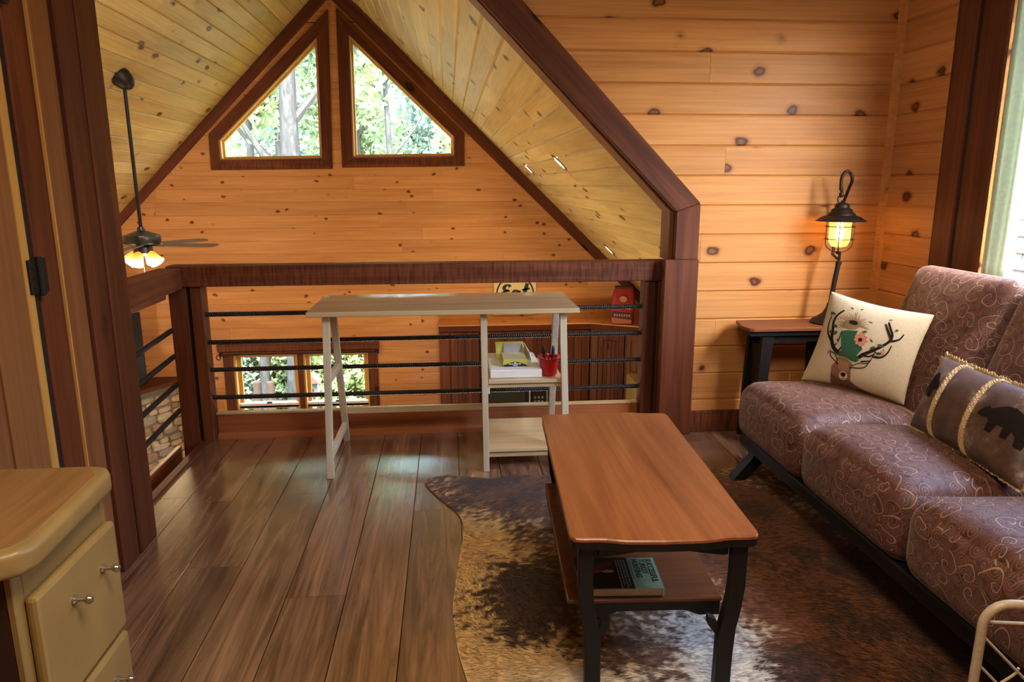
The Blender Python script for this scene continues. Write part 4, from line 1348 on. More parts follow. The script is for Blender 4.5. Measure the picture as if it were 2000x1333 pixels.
pb = lambda nm, pts, m_, lift=0.0012: part(deer, nm, dp.polygon(pts, lift), m_)
pb('deer_print', hp((400, 880), (385, 980), (377, 1095), (470, 1128), (600, 1165), (760, 1205), (880, 1232), (760, 1170), (660, 1115), (612, 1060), (628, 920), (662, 872), (600, 810), (560, 790), (480, 770), (452, 830)), ink_br)
pb('face_print', hp((478, 800), (540, 830), (610, 850), (600, 930), (575, 960), (500, 950), (480, 900)), plain('print_tan', (0.27, 0.125, 0.055), 0.85), 0.0016)
pb('neck_print', hp((392, 960), (480, 1040), (600, 1050), (615, 1075), (700, 1140), (600, 1150), (470, 1120), (380, 1090)), plain('print_umber', (0.105, 0.05, 0.026), 0.85), 0.0016)
pb('muzzle_print', pell(535, 1000, 50, 52, 16), ink_cr, 0.0020)
pb('nose_print', hp((505, 968), (535, 958), (568, 970), (562, 1000), (540, 1018), (512, 1002)), ink_dk, 0.0026)
pb('muzzle_print', pell(533, 1032, 22, 8, 10), ink_br, 0.0026)
pb('eye_print', pell(474, 856, 13, 10, 10, 0.4), ink_dk, 0.0024)
pb('eye_print', pell(626, 905, 14, 10, 10, 0.2), ink_dk, 0.0024)
pb('scarf_print', hp((508, 490), (600, 482), (712, 492), (672, 555), (700, 610), (740, 640), (765, 690), (700, 760), (725, 815), (690, 838), (640, 825), (560, 780), (470, 760), (455, 730), (520, 705), (512, 600)), ink_gr)
pb('flower_print', hp(*[(745 + r_ * math.cos(a), 585 + r_ * math.sin(a)) for k in range(18) for r_, a in [((82 if k % 2 else 62), k * math.pi / 9)]]), ink_or, 0.0020)
pb('flower_print', pell(740, 588, 24, 22, 10), ink_dk, 0.0026)
mb = MB()
S = lambda pts, a, b: dp.stroke(mb, hp(*pts), a * 1.7 / 1000, b * 1.7 / 1000)
S([(480, 735), (415, 660), (390, 570), (400, 480), (405, 400), (450, 325), (540, 268)], 26, 10)
S([(400, 620), (350, 540), (332, 480), (345, 400), (380, 330)], 14, 6)
S([(420, 660), (470, 610), (500, 540), (510, 500)], 10, 5)
S([(460, 720), (500, 690), (520, 660)], 16, 6)
S([(715, 790), (770, 750), (850, 718), (960, 668), (1050, 610), (1085, 545), (1060, 460), (1040, 395)], 24, 10)
S([(1075, 580), (1040, 500), (1008, 412)], 18, 8)
S([(1055, 600), (1110, 600), (1165, 580), (1203, 530)], 18, 7)
S([(870, 770), (960, 780), (1020, 750), (1055, 705), (1082, 650)], 15, 6)
S([(860, 690), (900, 720), (960, 740), (1000, 690)], 9, 5)
S([(780, 760), (840, 770), (900, 740)], 12, 8)
S([(378, 715), (430, 735), (465, 790), (470, 830)], 7, 6)
S([(380, 720), (390, 770), (440, 820), (465, 850)], 7, 6)
S([(350, 740), (360, 715), (385, 700)], 6, 5)
S([(640, 900), (720, 905), (790, 890), (830, 845), (870, 790)], 8, 5)
S([(650, 880), (720, 850), (800, 850), (830, 840)], 6, 5)
S([(745, 830), (800, 825), (860, 820)], 12, 6)
part(deer, 'antler_print', mb, ink_dk)
mb = MB()
for k in range(34):
    a = math.pi * (0.92 + 1.16 * k / 33)
    r0, r1 = 70, rr.uniform(105, 190)
    S([(650 + 1.15 * r0 * math.cos(a) * 0.7, 425 + r0 * math.sin(a) * 0.35), (650 + 1.0 * r1 * math.cos(a), 435 + r1 * math.sin(a) * 0.85)], 5, 3)
part(deer, 'hay_print', mb, ink_hay)
pb('hay_print', pell(625, 425, 105, 48, 18, 0.1), ink_hay)
pb('hay_print', pell(655, 400, 55, 24, 14, 0.2), ink_dk, 0.0018)
for (cx, cy, rx, ry, a) in ((430, 435, 34, 17, 0.4), (432, 512, 34, 20, -0.5), (372, 495, 22, 16, 0.5), (400, 300, 36, 14, 0.3), (375, 310, 16, 10, 1.2), (875, 678, 32, 16, -0.4), (960, 652, 34, 18, 0.2), (942, 738, 28, 16, 0.1), (1128, 487, 18, 13, 0.0),
                            (785, 502, 30, 12, -0.2), (862, 598, 24, 9, 0.9), (635, 243, 18, 8, 0.5), (745, 254, 18, 7, -0.2), (1060, 370, 22, 6, -0.1), (540, 740, 60, 26, 0.3), (470, 590, 18, 12, 0.9), (850, 395, 26, 6, 0.3)):
    pb('leaf_print', pell(cx, cy, rx, ry, 10, a), ink_lf, 0.0022)
for (cx, cy, r_) in ((500, 348, 16), (470, 365, 11), (990, 722, 22), (465, 620, 12), (1000, 745, 12)):
    pb('berry_print', pell(cx, cy, r_, r_, 8), ink_or, 0.0024)

# bear cushion
bp_ = Pillow((1.735, 2.315, 0.672), (1.705, 1.76, 0.672), (1.555, 1.713, 0.440), (1.588, 2.248, 0.446), 0.075, (-1, 0, 0.6))
bear = thing('bear_cushion', 'long brown cushion with black bear prints and tan rope bands', 'cushion', tuple((bp_.c[2] + bp_.c[3]) / 2), 'cushions on the sofa')


def bear_mat():
    m, nt, b = new_mat('camp_fabric')
    tc = N(nt, 'ShaderNodeTexCoord')
    n1 = N(nt, 'ShaderNodeTexNoise', i_Scale=9.0, i_Detail=5.0, i_Roughness=0.65)
    L(nt, tc.outputs['Object'], n1.inputs['Vector'])
    r = ramp(nt, n1.outputs[0], [(0.32, (0.028, 0.016, 0.012)), (0.45, (0.062, 0.027, 0.016)), (0.57, (0.095, 0.050, 0.030)), (0.68, (0.26, 0.20, 0.15))])
    L(nt, r.outputs[0], b.inputs['Base Color'])
    b.inputs['Roughness'].default_value = 0.5
    b.inputs['Specular IOR Level'].default_value = 0.25
    b.inputs['Sheen Weight'].default_value = 0.08
    return m


part(bear, 'cover', bp_.body('cover'), bear_mat())
rope_m = plain('rope', (0.42, 0.28, 0.13), 0.8, bscale=150, bump=0.4)


def rope(fn, r=0.0075, n=70, tw=26):
    """three twisted strands along fn(t)"""
    mb = MB()
    for ph in (0, 2.094, 4.189):
        path = []
        for i in range(n + 1):
            t = i / n
            p = fn(t); q = fn(min(t + 1e-3, 1)) - fn(max(t - 1e-3, 0))
            a = q.cross(bp_.n).normalized()
            path.append(p + (a * math.cos(tw * t * 2 * math.pi / 2 + ph) + bp_.n * math.sin(tw * t * 2 * math.pi / 2 + ph)) * r * 0.6)
        mb.tube(path, r * 0.72, 5)
    return mb


for u in (0.27, 0.585):
    part(bear, 'rope_band', rope(lambda t, u=u: bp_.at(u, t, 1, 0.003)), rope_m, smooth=True)
mbf = MB()
edge = [(t, 0) for t in np.linspace(0, 1, 90)] + [(1, t) for t in np.linspace(0, 1, 50)] + [(1 - t, 1) for t in np.linspace(0, 1, 90)] + [(0, 1 - t) for t in np.linspace(0, 1, 50)]
ctr = bp_.at(0.5, 0.5, 0)
for u, v in edge:
    p = bp_.at(u, v, 1, -0.003)
    d = (p - (bp_.c[0] + bp_.c[1] + bp_.c[2] + bp_.c[3]) / 4); d -= bp_.n * d.dot(bp_.n)
    du = Vector((0, 0, 0))
    if v in (0, 1): du = (bp_.c[0] - bp_.c[3]).normalized() * (1 if v else -1)
    else: du = (bp_.c[1] - bp_.c[0]).normalized() * (1 if u else -1)
    if du.z < 0: du = (du - Vector((0, 0, du.z)) * 0.9)
    mbf.tube([p, p + du * 0.007 + bp_.n * rr.uniform(0.000, 0.004), p + du * rr.uniform(0.012, 0.020) + bp_.n * rr.uniform(0.0, 0.008)], [0.004, 0.0045, 0.0022], 4)
fr = part(bear, 'fringe', mbf, rope_m, smooth=True, label='tan looped fringe around the edge'); fr['kind'] = 'stuff'
BEAR = [(0.00, 0.34), (0.03, 0.46), (0.10, 0.60), (0.16, 0.66), (0.22, 0.62), (0.30, 0.70), (0.45, 0.86), (0.60, 0.90), (0.78, 0.82), (0.92, 0.66), (1.0, 0.45), (0.98, 0.15), (0.96, 0.0), (0.84, 0.0), (0.82, 0.22), (0.74, 0.30), (0.70, 0.06), (0.58, 0.04), (0.58, 0.30), (0.46, 0.30), (0.40, 0.02), (0.27, 0.02), (0.28, 0.28), (0.22, 0.36), (0.12, 0.32)]
for (u0, v0, du, dv) in ((0.64, 0.34, 0.34, 0.42), (0.215, 0.40, -0.15, 0.40)):
    part(bear, 'bear_print', bp_.polygon([(u0 + du * a, v0 + dv * b) for a, b in BEAR], 0.0014), ink_dk)

# ================================================================== side table, lamp, outlet
stb = thing('side_table', 'small dark side table between the sofa end and the pine wall', 'table', (1.68, 3.28, 0))
part(stb, 'top', MB().prism([(1.42, 3.25, 0.578), (1.44, 3.235, 0.578), (1.94, 3.235, 0.578), (1.96, 3.25, 0.578), (1.96, 3.46, 0.578), (1.44, 3.46, 0.578), (1.41, 3.32, 0.578)], (0, 0, 0.018)), table_wood if False else shelf_wood, bevel=0.003)
part(stb, 'top_edge', MB().prism([(1.43, 3.25, 0.556), (1.95, 3.25, 0.556), (1.95, 3.45, 0.556), (1.45, 3.45, 0.556), (1.42, 3.32, 0.556)], (0, 0, 0.0218)), black_wood)
part(stb, 'apron', MB().prism([(1.50, 3.27, 0.556), (1.50, 3.27, 0.500), (1.58, 3.27, 0.520), (1.78, 3.27, 0.520), (1.86, 3.27, 0.500), (1.86, 3.27, 0.556)], (0, 0.018, 0)), black_wood)
for xx in (1.525, 1.835):
    for yy in (3.26, 3.41):
        s_ = -1 if xx < 1.6 else 1
        part(stb, 'leg', MB().prism([(xx - 0.03, yy, 0.556), (xx + 0.03, yy, 0.556), (xx + 0.02 + s_ * 0.01, yy, 0.30), (xx + 0.022 + s_ * 0.03, yy, 0.0), (xx - 0.022 + s_ * 0.03, yy, 0.0), (xx - 0.03 + s_ * 0.01, yy, 0.30)], (0, 0.03, 0)), black_wood, bevel=0.002)
part(stb, 'side_panel', MB().prism([(1.505, 3.28, 0.50), (1.53, 3.28, 0.50), (1.53, 3.40, 0.50), (1.505, 3.40, 0.50)], (0, 0, -0.36)), black_wood)
part(stb, 'shelf', MB().box(1.50, 1.86, 3.27, 3.43, 0.16, 0.175), shelf_wood, bevel=0.002)

LX, LY = 1.872, 3.345
lp = thing('table_lamp', 'dark bronze lantern lamp with wire cage, lit, on the side table', 'lamp', (LX, LY, 0.596))
bronze = plain('bronze', (0.030, 0.020, 0.014), 0.5, 0.7, bump=0.25)
part(lp, 'base', MB().lathe([(0.085, 0.0), (0.088, 0.006), (0.080, 0.016), (0.058, 0.030), (0.034, 0.048), (0.018, 0.075), (0.013, 0.10)], (LX - 0.008, LY, 0.5962), 24), bronze, smooth=True)
part(lp, 'pole', MB().tube([(LX - 0.008, LY, 0.67), (LX + 0.004, LY, 0.80), (LX + 0.016, LY, 0.89)], 0.0115, 10).tube([(LX + 0.016, LY, 0.885), (LX + 0.017, LY, 0.899)], 0.0135, 10), bronze, smooth=True)
part(lp, 'pole_neck', MB().tube([(LX + 0.017, LY, 0.895), (LX + 0.018, LY, 0.945)], 0.0065, 8), bronze, smooth=True)
hc = (LX + 0.012, LY)
# arm: from behind the cage up and over in a hook
arm = [(hc[0] + 0.004, LY + 0.060, 0.925), (hc[0] + 0.020, LY + 0.082, 1.0), (hc[0] + 0.034, LY + 0.080, 1.10), (hc[0] + 0.038, LY + 0.062, 1.19), (hc[0] + 0.036, LY + 0.025, 1.25), (hc[0] + 0.034, LY + 0.004, 1.275)]
arm += [(hc[0] + 0.006 + 0.027 * math.cos(a), LY, 1.283 + 0.044 * math.sin(a)) for a in [math.pi * i / 10 for i in range(11)]]
arm += [(hc[0] - 0.019, LY, 1.24)]
part(lp, 'arm', MB().tube(arm, 0.0075, 10), bronze, smooth=True)
part(lp, 'arm_foot', MB().tube([(hc[0] + 0.006, LY + 0.055, 0.925), (LX + 0.018, LY, 0.905)], 0.006, 8), bronze, smooth=True)
hx = hc[0] - 0.004
part(lp, 'swivel', MB().lathe([(0.006, 0), (0.011, 0.008), (0.011, 0.018), (0.006, 0.026), (0.008, 0.032), (0.004, 0.05)], (hx - 0.010, LY, 1.205), 12), bronze, smooth=True)
part(lp, 'ring', MB().tube([(hx + 0.020 * math.cos(a) - 0.006, LY, 1.196 + 0.020 * math.sin(a)) for a in [2 * math.pi * i / 20 for i in range(20)]], 0.003, 8, closed=True), bronze, smooth=True)
part(lp, 'shade', MB().lathe([(0.007, 0.075), (0.011, 0.066), (0.030, 0.060), (0.034, 0.050), (0.034, 0.040), (0.047, 0.034), (0.050, 0.022), (0.060, 0.016), (0.064, 0.006), (0.085, 0.0), (0.113, -0.019), (0.115, -0.022), (0.111, -0.021), (0.083, -0.004), (0.055, -0.004), (0.045, -0.01)], (hx, LY, 1.115), 32, cap=False), bronze, smooth=True, sharp=0.9)
jar = plain('amber_glass', (1.0, 0.86, 0.58), 0.05)
_nt = jar.node_tree
_b = _nt.nodes['Principled BSDF']
_tr = N(_nt, 'ShaderNodeBsdfTransparent'); _tr.inputs[0].default_value = (1.0, 0.88, 0.66, 1)
_tl = N(_nt, 'ShaderNodeBsdfTranslucent'); _tl.inputs[0].default_value = (1.0, 0.72, 0.34, 1)
_m1 = N(_nt, 'ShaderNodeMixShader', i_0=0.35); L(_nt, _tr.outputs[0], _m1.inputs[1]); L(_nt, _tl.outputs[0], _m1.inputs[2])
_m2 = N(_nt, 'ShaderNodeMixShader', i_0=0.08); L(_nt, _m1.outputs[0], _m2.inputs[1])
_g = N(_nt, 'ShaderNodeBsdfGlossy', i_Roughness=0.05); L(_nt, _g.outputs[0], _m2.inputs[2])
L(_nt, _m2.outputs[0], _nt.nodes['Material Output'].inputs['Surface'])
part(lp, 'glass_jar', MB().lathe([(0.049, 1.108), (0.049, 1.02), (0.047, 0.995), (0.036, 0.975), (0.012, 0.967), (0.001, 0.966)], (hx, LY, 0), 28, cap=False), jar, smooth=True)
bulb_m = plain('lit_bulb', (1.0, 0.75, 0.4), 0.3, emis=(1.0, 0.62, 0.22), estr=26)
part(lp, 'bulb', MB().lathe([(0.009, 1.10), (0.012, 1.085), (0.015, 1.06), (0.017, 1.03), (0.014, 1.005), (0.004, 0.996)], (hx, LY, 0), 16), bulb_m, smooth=True)
part(lp, 'socket', MB().lathe([(0.014, 1.098), (0.014, 1.118)], (hx, LY, 0), 14), bronze)
for k in range(4):
    a = math.pi / 4 + k * math.pi / 2 + 0.25
    c, s = math.cos(a), math.sin(a)
    pth = [(hx + 0.060 * c, LY + 0.060 * s, 1.108), (hx + 0.060 * c, LY + 0.060 * s, 1.0)]
    pth += [(hx + 0.060 * c * math.cos(b), LY + 0.060 * s * math.cos(b), 0.99 - 0.045 * math.sin(b)) for b in [math.pi / 2 * i / 7 for i in range(8)]]
    part(lp, 'cage_wire', MB().tube(pth, 0.0023, 6), bronze, smooth=True)
for z_ in (1.068, 1.008):
    part(lp, 'cage_ring', MB().tube([(hx + 0.066 * math.cos(a), LY + 0.066 * math.sin(a), z_) for a in [2 * math.pi * i / 32 for i in range(32)]], 0.0023, 6, closed=True), bronze, smooth=True)
part(lp, 'cage_foot', MB().lathe([(0.012, 0.95), (0.010, 0.94), (0.006, 0.935)], (hx, LY, 0), 12), bronze)
lamp('table_lamp_light', 'POINT', (hx, LY, 1.04), 15.0, (1.0, 0.60, 0.26), shadow_soft_size=0.02)

ol = thing('wall_outlet', 'cream wall outlet on the pine wall beside the side table', 'outlet', (1.58, YW, 0.40))
part(ol, 'plate', MB().box(1.540, 1.612, YW - 0.006, YW + 0.0005, 0.395, 0.512), cream_paint, bevel=0.003)
for zc in (0.425, 0.478):
    sk = part(ol, 'socket', MB().lathe([(0.017, 0), (0.016, 0.003)], (1.576, YW - 0.006, zc), 16, (0, -1, 0)), white_paint)
    for dx_ in (-0.006, 0.006):
        part(sk, 'slot', MB().box(1.576 + dx_ - 0.001, 1.576 + dx_ + 0.001, YW - 0.0098, YW - 0.0088, zc - 0.004, zc + 0.005), iron)
cd = thing('lamp_cord', 'black power cord with a white adapter plugged into the wall outlet', 'cord', (1.60, YW - 0.02, 0.40))
part(cd, 'plug', MB().box(1.590, 1.606, YW - 0.045, YW - 0.0095, 0.468, 0.488), iron, bevel=0.003)
part(cd, 'adapter', MB().bar((1.600, YW - 0.030, 0.470), (1.614, YW - 0.030, 0.425), 0.020, 0.022, (0, 1, 0)), white_paint, bevel=0.003)
part(cd, 'cable', MB().tube([(1.614, YW - 0.030, 0.425), (1.622, YW - 0.028, 0.38), (1.636, YW - 0.026, 0.28), (1.645, YW - 0.026, 0.15), (1.66, YW - 0.03, 0.03), (1.72, YW - 0.04, 0.006), (1.80, YW - 0.05, 0.006)], 0.0035, 8), iron, smooth=True)

# ================================================================== chest of drawers at the left front
ds = thing('chest_of_drawers', 'cream-painted chest with worn brown top and glass pulls, beside the door', 'dresser', (-0.9, 1.3, 0))
top_m = wood('worn_top', (0.36, 0.20, 0.075), (0.24, 0.12, 0.045), 'Y', 7, 0.2, rough=0.35, bump=0.05, rand=0)
ZT = 0.72
tp = [(-0.672, 1.392), (-0.690, 1.420), (-0.720, 1.428), (-1.09, 1.428), (-1.09, 0.93), (-0.74, 1.02), (-0.668, 1.072), (-0.656, 1.10)]
part(ds, 'top', MB().prism([(u, v, ZT - 0.045) for u, v in tp], (0, 0, 0.045)), cream_paint, bevel=0.012, seg=3, smooth=True, sharp=1.0)
ins_ = [(u * 1.0 - (0.022 if u > -0.9 else 0), v + (-0.018 if v > 1.3 else 0.018)) for u, v in tp]
part(ds, 'top_surface', MB().prism([(u, v, ZT + 0.0002) for u, v in ins_], (0, 0, 0.0012)), top_m)
XD = -0.715
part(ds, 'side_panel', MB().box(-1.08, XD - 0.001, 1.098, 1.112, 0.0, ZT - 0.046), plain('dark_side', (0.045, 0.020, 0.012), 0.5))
part(ds, 'side_panel', MB().box(-1.08, XD - 0.001, 1.398, 1.412, 0.0, ZT - 0.046), cream_paint)
part(ds, 'back_panel', MB().box(-1.09, -1.08, 1.098, 1.412, 0.0, ZT - 0.046), cream_paint)
part(ds, 'face_frame', MB().box(XD - 0.001, XD + 0.012, 1.098, 1.125, 0.0, ZT - 0.046).box(XD - 0.001, XD + 0.012, 1.39, 1.412, 0.0, ZT - 0.046).box(XD - 0.001, XD + 0.012, 1.125, 1.39, 0.600, ZT - 0.046), cream_paint, bevel=0.002)
part(ds, 'frame_recess', MB().box(XD - 0.03, XD - 0.002, 1.125, 1.39, 0.02, 0.599), MATS['dark_gap'])
chrome = plain('clear_pull', (0.34, 0.28, 0.21), 0.15, 0.7)
for z0, z1 in ((0.378, 0.612), (0.140, 0.366), (0.03, 0.130)):
    dr = part(ds, 'drawer', MB().box(XD + 0.0125, XD + 0.034, 1.118, 1.402, z0, z1), cream_paint, bevel=0.008, seg=2)
    for yy in (1.222, 1.330):
        zz = z1 - 0.068
        part(dr, 'pull', MB().lathe([(0.009, 0.0), (0.009, 0.003), (0.004, 0.006), (0.0035, 0.018), (0.007, 0.022), (0.0085, 0.027), (0.006, 0.032), (0.001, 0.034)], (XD + 0.034, yy, zz), 12, (1, 0, 0)), chrome, smooth=True)
part(ds, 'apron', MB().prism([(-1.08, 1.09, 0.674), (-0.80, 1.09, 0.674), (-0.795, 1.09, 0.62), (-0.80, 1.09, 0.575), (-0.83, 1.09, 0.548), (-0.88, 1.09, 0.535), (-1.08, 1.09, 0.53)], (0, -0.016, 0)), cream_paint, bevel=0.004)

# ================================================================== cream wire rack at the right front
rk = thing('wire_rack', 'cream tube and wire rack standing beside the sofa, only its corner in view', 'rack', (1.15, 1.08, 0))
wire_m = plain('cream_enamel', (0.42, 0.33, 0.21), 0.4)
u0 = Vector((0.964, 1.10, 0)); ux = Vector((0.985, -0.17, 0))


def wp(a, z, dy=0.0): return u0 + ux * a + Vector((0, dy, z))


fr_ = [wp(-0.004, 0.006), wp(-0.002, 0.25), wp(0.0, 0.45)] + [wp(0.045 - 0.045 * math.cos(t), 0.475 + 0.045 * math.sin(t)) for t in [math.pi / 2 * i / 6 for i in range(7)]] + [wp(0.36, 0.52)] + \
    [wp(0.36 + 0.045 * math.sin(t), 0.475 + 0.045 * math.cos(t)) for t in [math.pi / 2 * i / 6 for i in range(1, 7)]] + [wp(0.405, 0.25), wp(0.407, 0.006)]
part(rk, 'tube_frame', MB().tube(fr_, 0.0085, 12), wire_m, smooth=True)
part(rk, 'rail', MB().tube([wp(0.006, 0.482), wp(0.40, 0.482)], 0.0035, 8), wire_m, smooth=True)
for z in (0.455, 0.395, 0.335, 0.275, 0.215, 0.155):
    a, b = wp(0.002, z), wp(0.24, z - 0.24)
    if b.z < 0.02:
        b = wp(0.24 * (z - 0.02) / 0.24, 0.02)
    part(rk, 'wire', MB().tube([a, b], 0.0026, 6), wire_m, smooth=True)
for a0 in (0.10, 0.16, 0.22, 0.28, 0.34):
    part(rk, 'wire', MB().tube([wp(a0, 0.482), wp(a0 + (0.40 - a0), 0.482 - (0.40 - a0))], 0.0026, 6), wire_m, smooth=True)
part(rk, 'scroll', MB().tube([wp(0.055 + 0.02 * math.cos(t), 0.39 - 0.035 * t / 2) for t in [i * 0.35 for i in range(12)]], 0.0026, 6), wire_m, smooth=True)
for a0 in (0.0, 0.405):
    part(rk, 'leg', MB().tube([wp(a0, 0.25), wp(a0, 0.24, 0.10), wp(a0, 0.006, 0.13)], 0.0085, 10), wire_m, smooth=True)

# ================================================================== right window, casing, curtain
w4 = struct_empty('window_4')
part(w4, 'casing', MB().box(XW - 0.024, XW, 2.955, 3.075, WZ0 - 0.2, 2.40), dark_z, bevel=0.004)
part(w4, 'casing', MB().box(XW - 0.012, XW, 2.79, 2.945, WZ0 - 0.2, 2.40), dark_z, bevel=0.004)
part(w4, 'casing_shadow_strip', MB().box(XW - 0.012, XW, 2.94, 2.96, WZ0 - 0.2, 2.40).box(XW - 0.012, XW, 3.073, 3.095, WZ0 - 0.2, 2.40), MATS['dark_gap'])  # dark strips paint the casing's shadow line and groove
part(w4, 'casing', MB().box(XW - 0.03, XW + 0.02, 1.06, WY0 + 0.01, WZ0 - 0.2, 2.40), dark_z, bevel=0.004)
part(w4, 'header', MB().box(XW - 0.03, XW + 0.02, 1.26, 2.79, WZ1 - 0.01, WZ1 + 0.16), dark_y, bevel=0.004)
part(w4, 'stool', MB().box(XW - 0.05, XW + 0.14, WY0, WY1 - 0.012, WZ0 - 0.03, WZ0), dark_y, bevel=0.004)
for ya, yb_ in ((WY1 - 0.01, WY1 + 0.0), (WY0, WY0 + 0.01)):
    part(w4, 'jamb', MB().box(XW + 0.02, XW + 0.15, ya, yb_, WZ0, WZ1), white_paint)
for ya, yb_ in ((WY0 + 0.01, 2.0), (2.03, WY1 - 0.011)):
    o_ = [(ya, WZ0), (yb_, WZ0), (yb_, WZ1), (ya, WZ1)]; i_ = shrink(o_, 0.032)
    for i in range(4):
        j = (i + 1) % 4
        part(w4, 'sash', MB().prism([(XW + 0.03, o_[i][0], o_[i][1]), (XW + 0.03, o_[j][0], o_[j][1]), (XW + 0.03, i_[j][0], i_[j][1]), (XW + 0.03, i_[i][0], i_[i][1])], (0.03, 0, 0)), white_paint)
    part(w4, 'pane', MB().box(XW + 0.042, XW + 0.046, i_[0][0] - 0.01, i_[1][0] + 0.01, WZ0 + 0.035, WZ1 - 0.035), glass)
part(w4, 'mullion', MB().box(XW + 0.025, XW + 0.08, 2.0, 2.03, WZ0, WZ1), white_paint)

cur_m = plain('curtain_cloth', (0.56, 0.62, 0.50), 0.75, bscale=60)
_b = cur_m.node_tree.nodes['Principled BSDF']
_b.inputs['Transmission Weight'].default_value = 0.0
_nt = cur_m.node_tree
_tl = N(_nt, 'ShaderNodeBsdfTranslucent'); _tl.inputs[0].default_value = (0.62, 0.70, 0.56, 1)
_ms = N(_nt, 'ShaderNodeMixShader', i_0=0.35)
L(_nt, _b.outputs[0], _ms.inputs[1]); L(_nt, _tl.outputs[0], _ms.inputs[2]); L(_nt, _ms.outputs[0], _nt.nodes['Material Output'].inputs['Surface'])
mb = MB()
cols_ = 40; rows__ = 18
for j in range(rows__ + 1):
    z = 0.875 + (2.12 - 0.875) * j / rows__
    for i in range(cols_ + 1):
        t = i / cols_
        x_ = XW + 0.013 + 0.007 * math.sin(t * 13 + 0.7 * math.sin(z * 3.1)) * (0.6 + 0.4 * t)
        y_ = 2.786 - 0.114 * t - 0.004 * math.sin(t * 6 + z * 2)
        mb.v.append((x_, y_, z))
for j in range(rows__):
    for i in range(cols_):
        a = j * (cols_ + 1) + i
        mb.f.append((a, a + 1, a + cols_ + 2, a + cols_ + 1))
cu_ = thing('curtain', 'pale green-white curtain gathered at the far side of the right window', 'curtain', (XW + 0.013, 2.72, 0.875))
o = part(cu_, 'cloth', mb, cur_m, smooth=True, sharp=3.0)
sol = o.modifiers.new('thickness', 'SOLIDIFY'); sol.thickness = 0.002
part(cu_, 'rod', MB().tube([(XW + 0.013, WY0 + 0.012, 2.125), (XW + 0.013, WY1 - 0.012, 2.125)], 0.005, 8), white_paint)

# ================================================================== great room: fan, lights, sign, kitchen, fireplace
FX, FY = -2.43, 6.0
fan = thing('ceiling_fan', 'dark ceiling fan on a long rod with lit amber shades', 'fan', (FX, FY, 0.53))
ztop = zl(FX - 0.02)
part(fan, 'canopy', MB().lathe([(0.075, 0.0), (0.078, 0.02), (0.060, 0.085), (0.028, 0.115), (0.018, 0.12)], Vector((FX - 0.035, FY, zl(FX - 0.035))) + nrm_l * 0.002, 20, nrm_l), bronze, smooth=True)
part(fan, 'downrod', MB().tube([(FX - 0.005, FY, ztop - 0.10), (FX, FY, 0.90)], 0.014, 10), bronze, smooth=True)
pew = plain('pewter', (0.06, 0.055, 0.05), 0.35, 0.7)
part(fan, 'motor', MB().lathe([(0.022, 0.945), (0.030, 0.93), (0.030, 0.915), (0.06, 0.905), (0.135, 0.878), (0.138, 0.870), (0.138, 0.822), (0.132, 0.812), (0.05, 0.805), (0.045, 0.785)], (FX, FY, 0), 32), pew, smooth=True, sharp=0.6)
part(fan, 'light_kit', MB().lathe([(0.05, 0.792), (0.070, 0.785), (0.075, 0.740), (0.060, 0.722), (0.02, 0.715)], (FX, FY, 0), 24), pew, smooth=True)
blade_m = wood('blade_wood', (0.20, 0.15, 0.10), (0.12, 0.085, 0.055), 'X', 10, 0.2, rough=0.3, rand=0)
for k in range(5):
    a = math.radians(-12 + 72 * k)
    Mb = Matrix.Translation((FX, FY, 0.800)) @ Matrix.Rotation(a, 4, 'Z') @ Matrix.Rotation(math.radians(6), 4, 'X')
    oline = [(0.15, -0.05), (0.30, -0.062), (0.50, -0.068), (0.60, -0.060), (0.63, -0.03), (0.635, 0.0), (0.63, 0.03), (0.60, 0.060), (0.50, 0.068), (0.30, 0.062), (0.15, 0.05)]
    bl_ = part(fan, 'blade', MB().prism([Mb @ Vector((u, v, 0.0)) for u, v in oline], Mb.to_3x3() @ Vector((0, 0, 0.006))), blade_m)
    part(bl_, 'blade_iron', MB().prism([Mb @ Vector((u, v, -0.005)) for u, v in [(0.045, -0.014), (0.14, -0.02), (0.20, -0.045), (0.23, -0.02), (0.235, 0.0), (0.23, 0.02), (0.20, 0.045), (0.14, 0.02), (0.045, 0.014)]], Mb.to_3x3() @ Vector((0, 0, 0.0045))), pew)
shade_m, nt_, b_ = new_mat('amber_shade')
tc_ = N(nt_, 'ShaderNodeTexCoord'); sz_ = N(nt_, 'ShaderNodeSeparateXYZ'); L(nt_, tc_.outputs['Object'], sz_.inputs[0])
mr_ = N(nt_, 'ShaderNodeMapRange', i_1=0.655, i_2=0.745); L(nt_, sz_.outputs[2], mr_.inputs[0])
cr2 = ramp(nt_, mr_.outputs[0], [(0.0, (1.0, 0.93, 0.75)), (0.45, (1.0, 0.80, 0.42)), (0.7, (0.85, 0.45, 0.06)), (1.0, (0.62, 0.30, 0.03))])
L(nt_, cr2.outputs[0], b_.inputs['Base Color']); L(nt_, cr2.outputs[0], b_.inputs['Emission Color'])
b_.inputs['Emission Strength'].default_value = 1.5
b_.inputs['Roughness'].default_value = 0.3
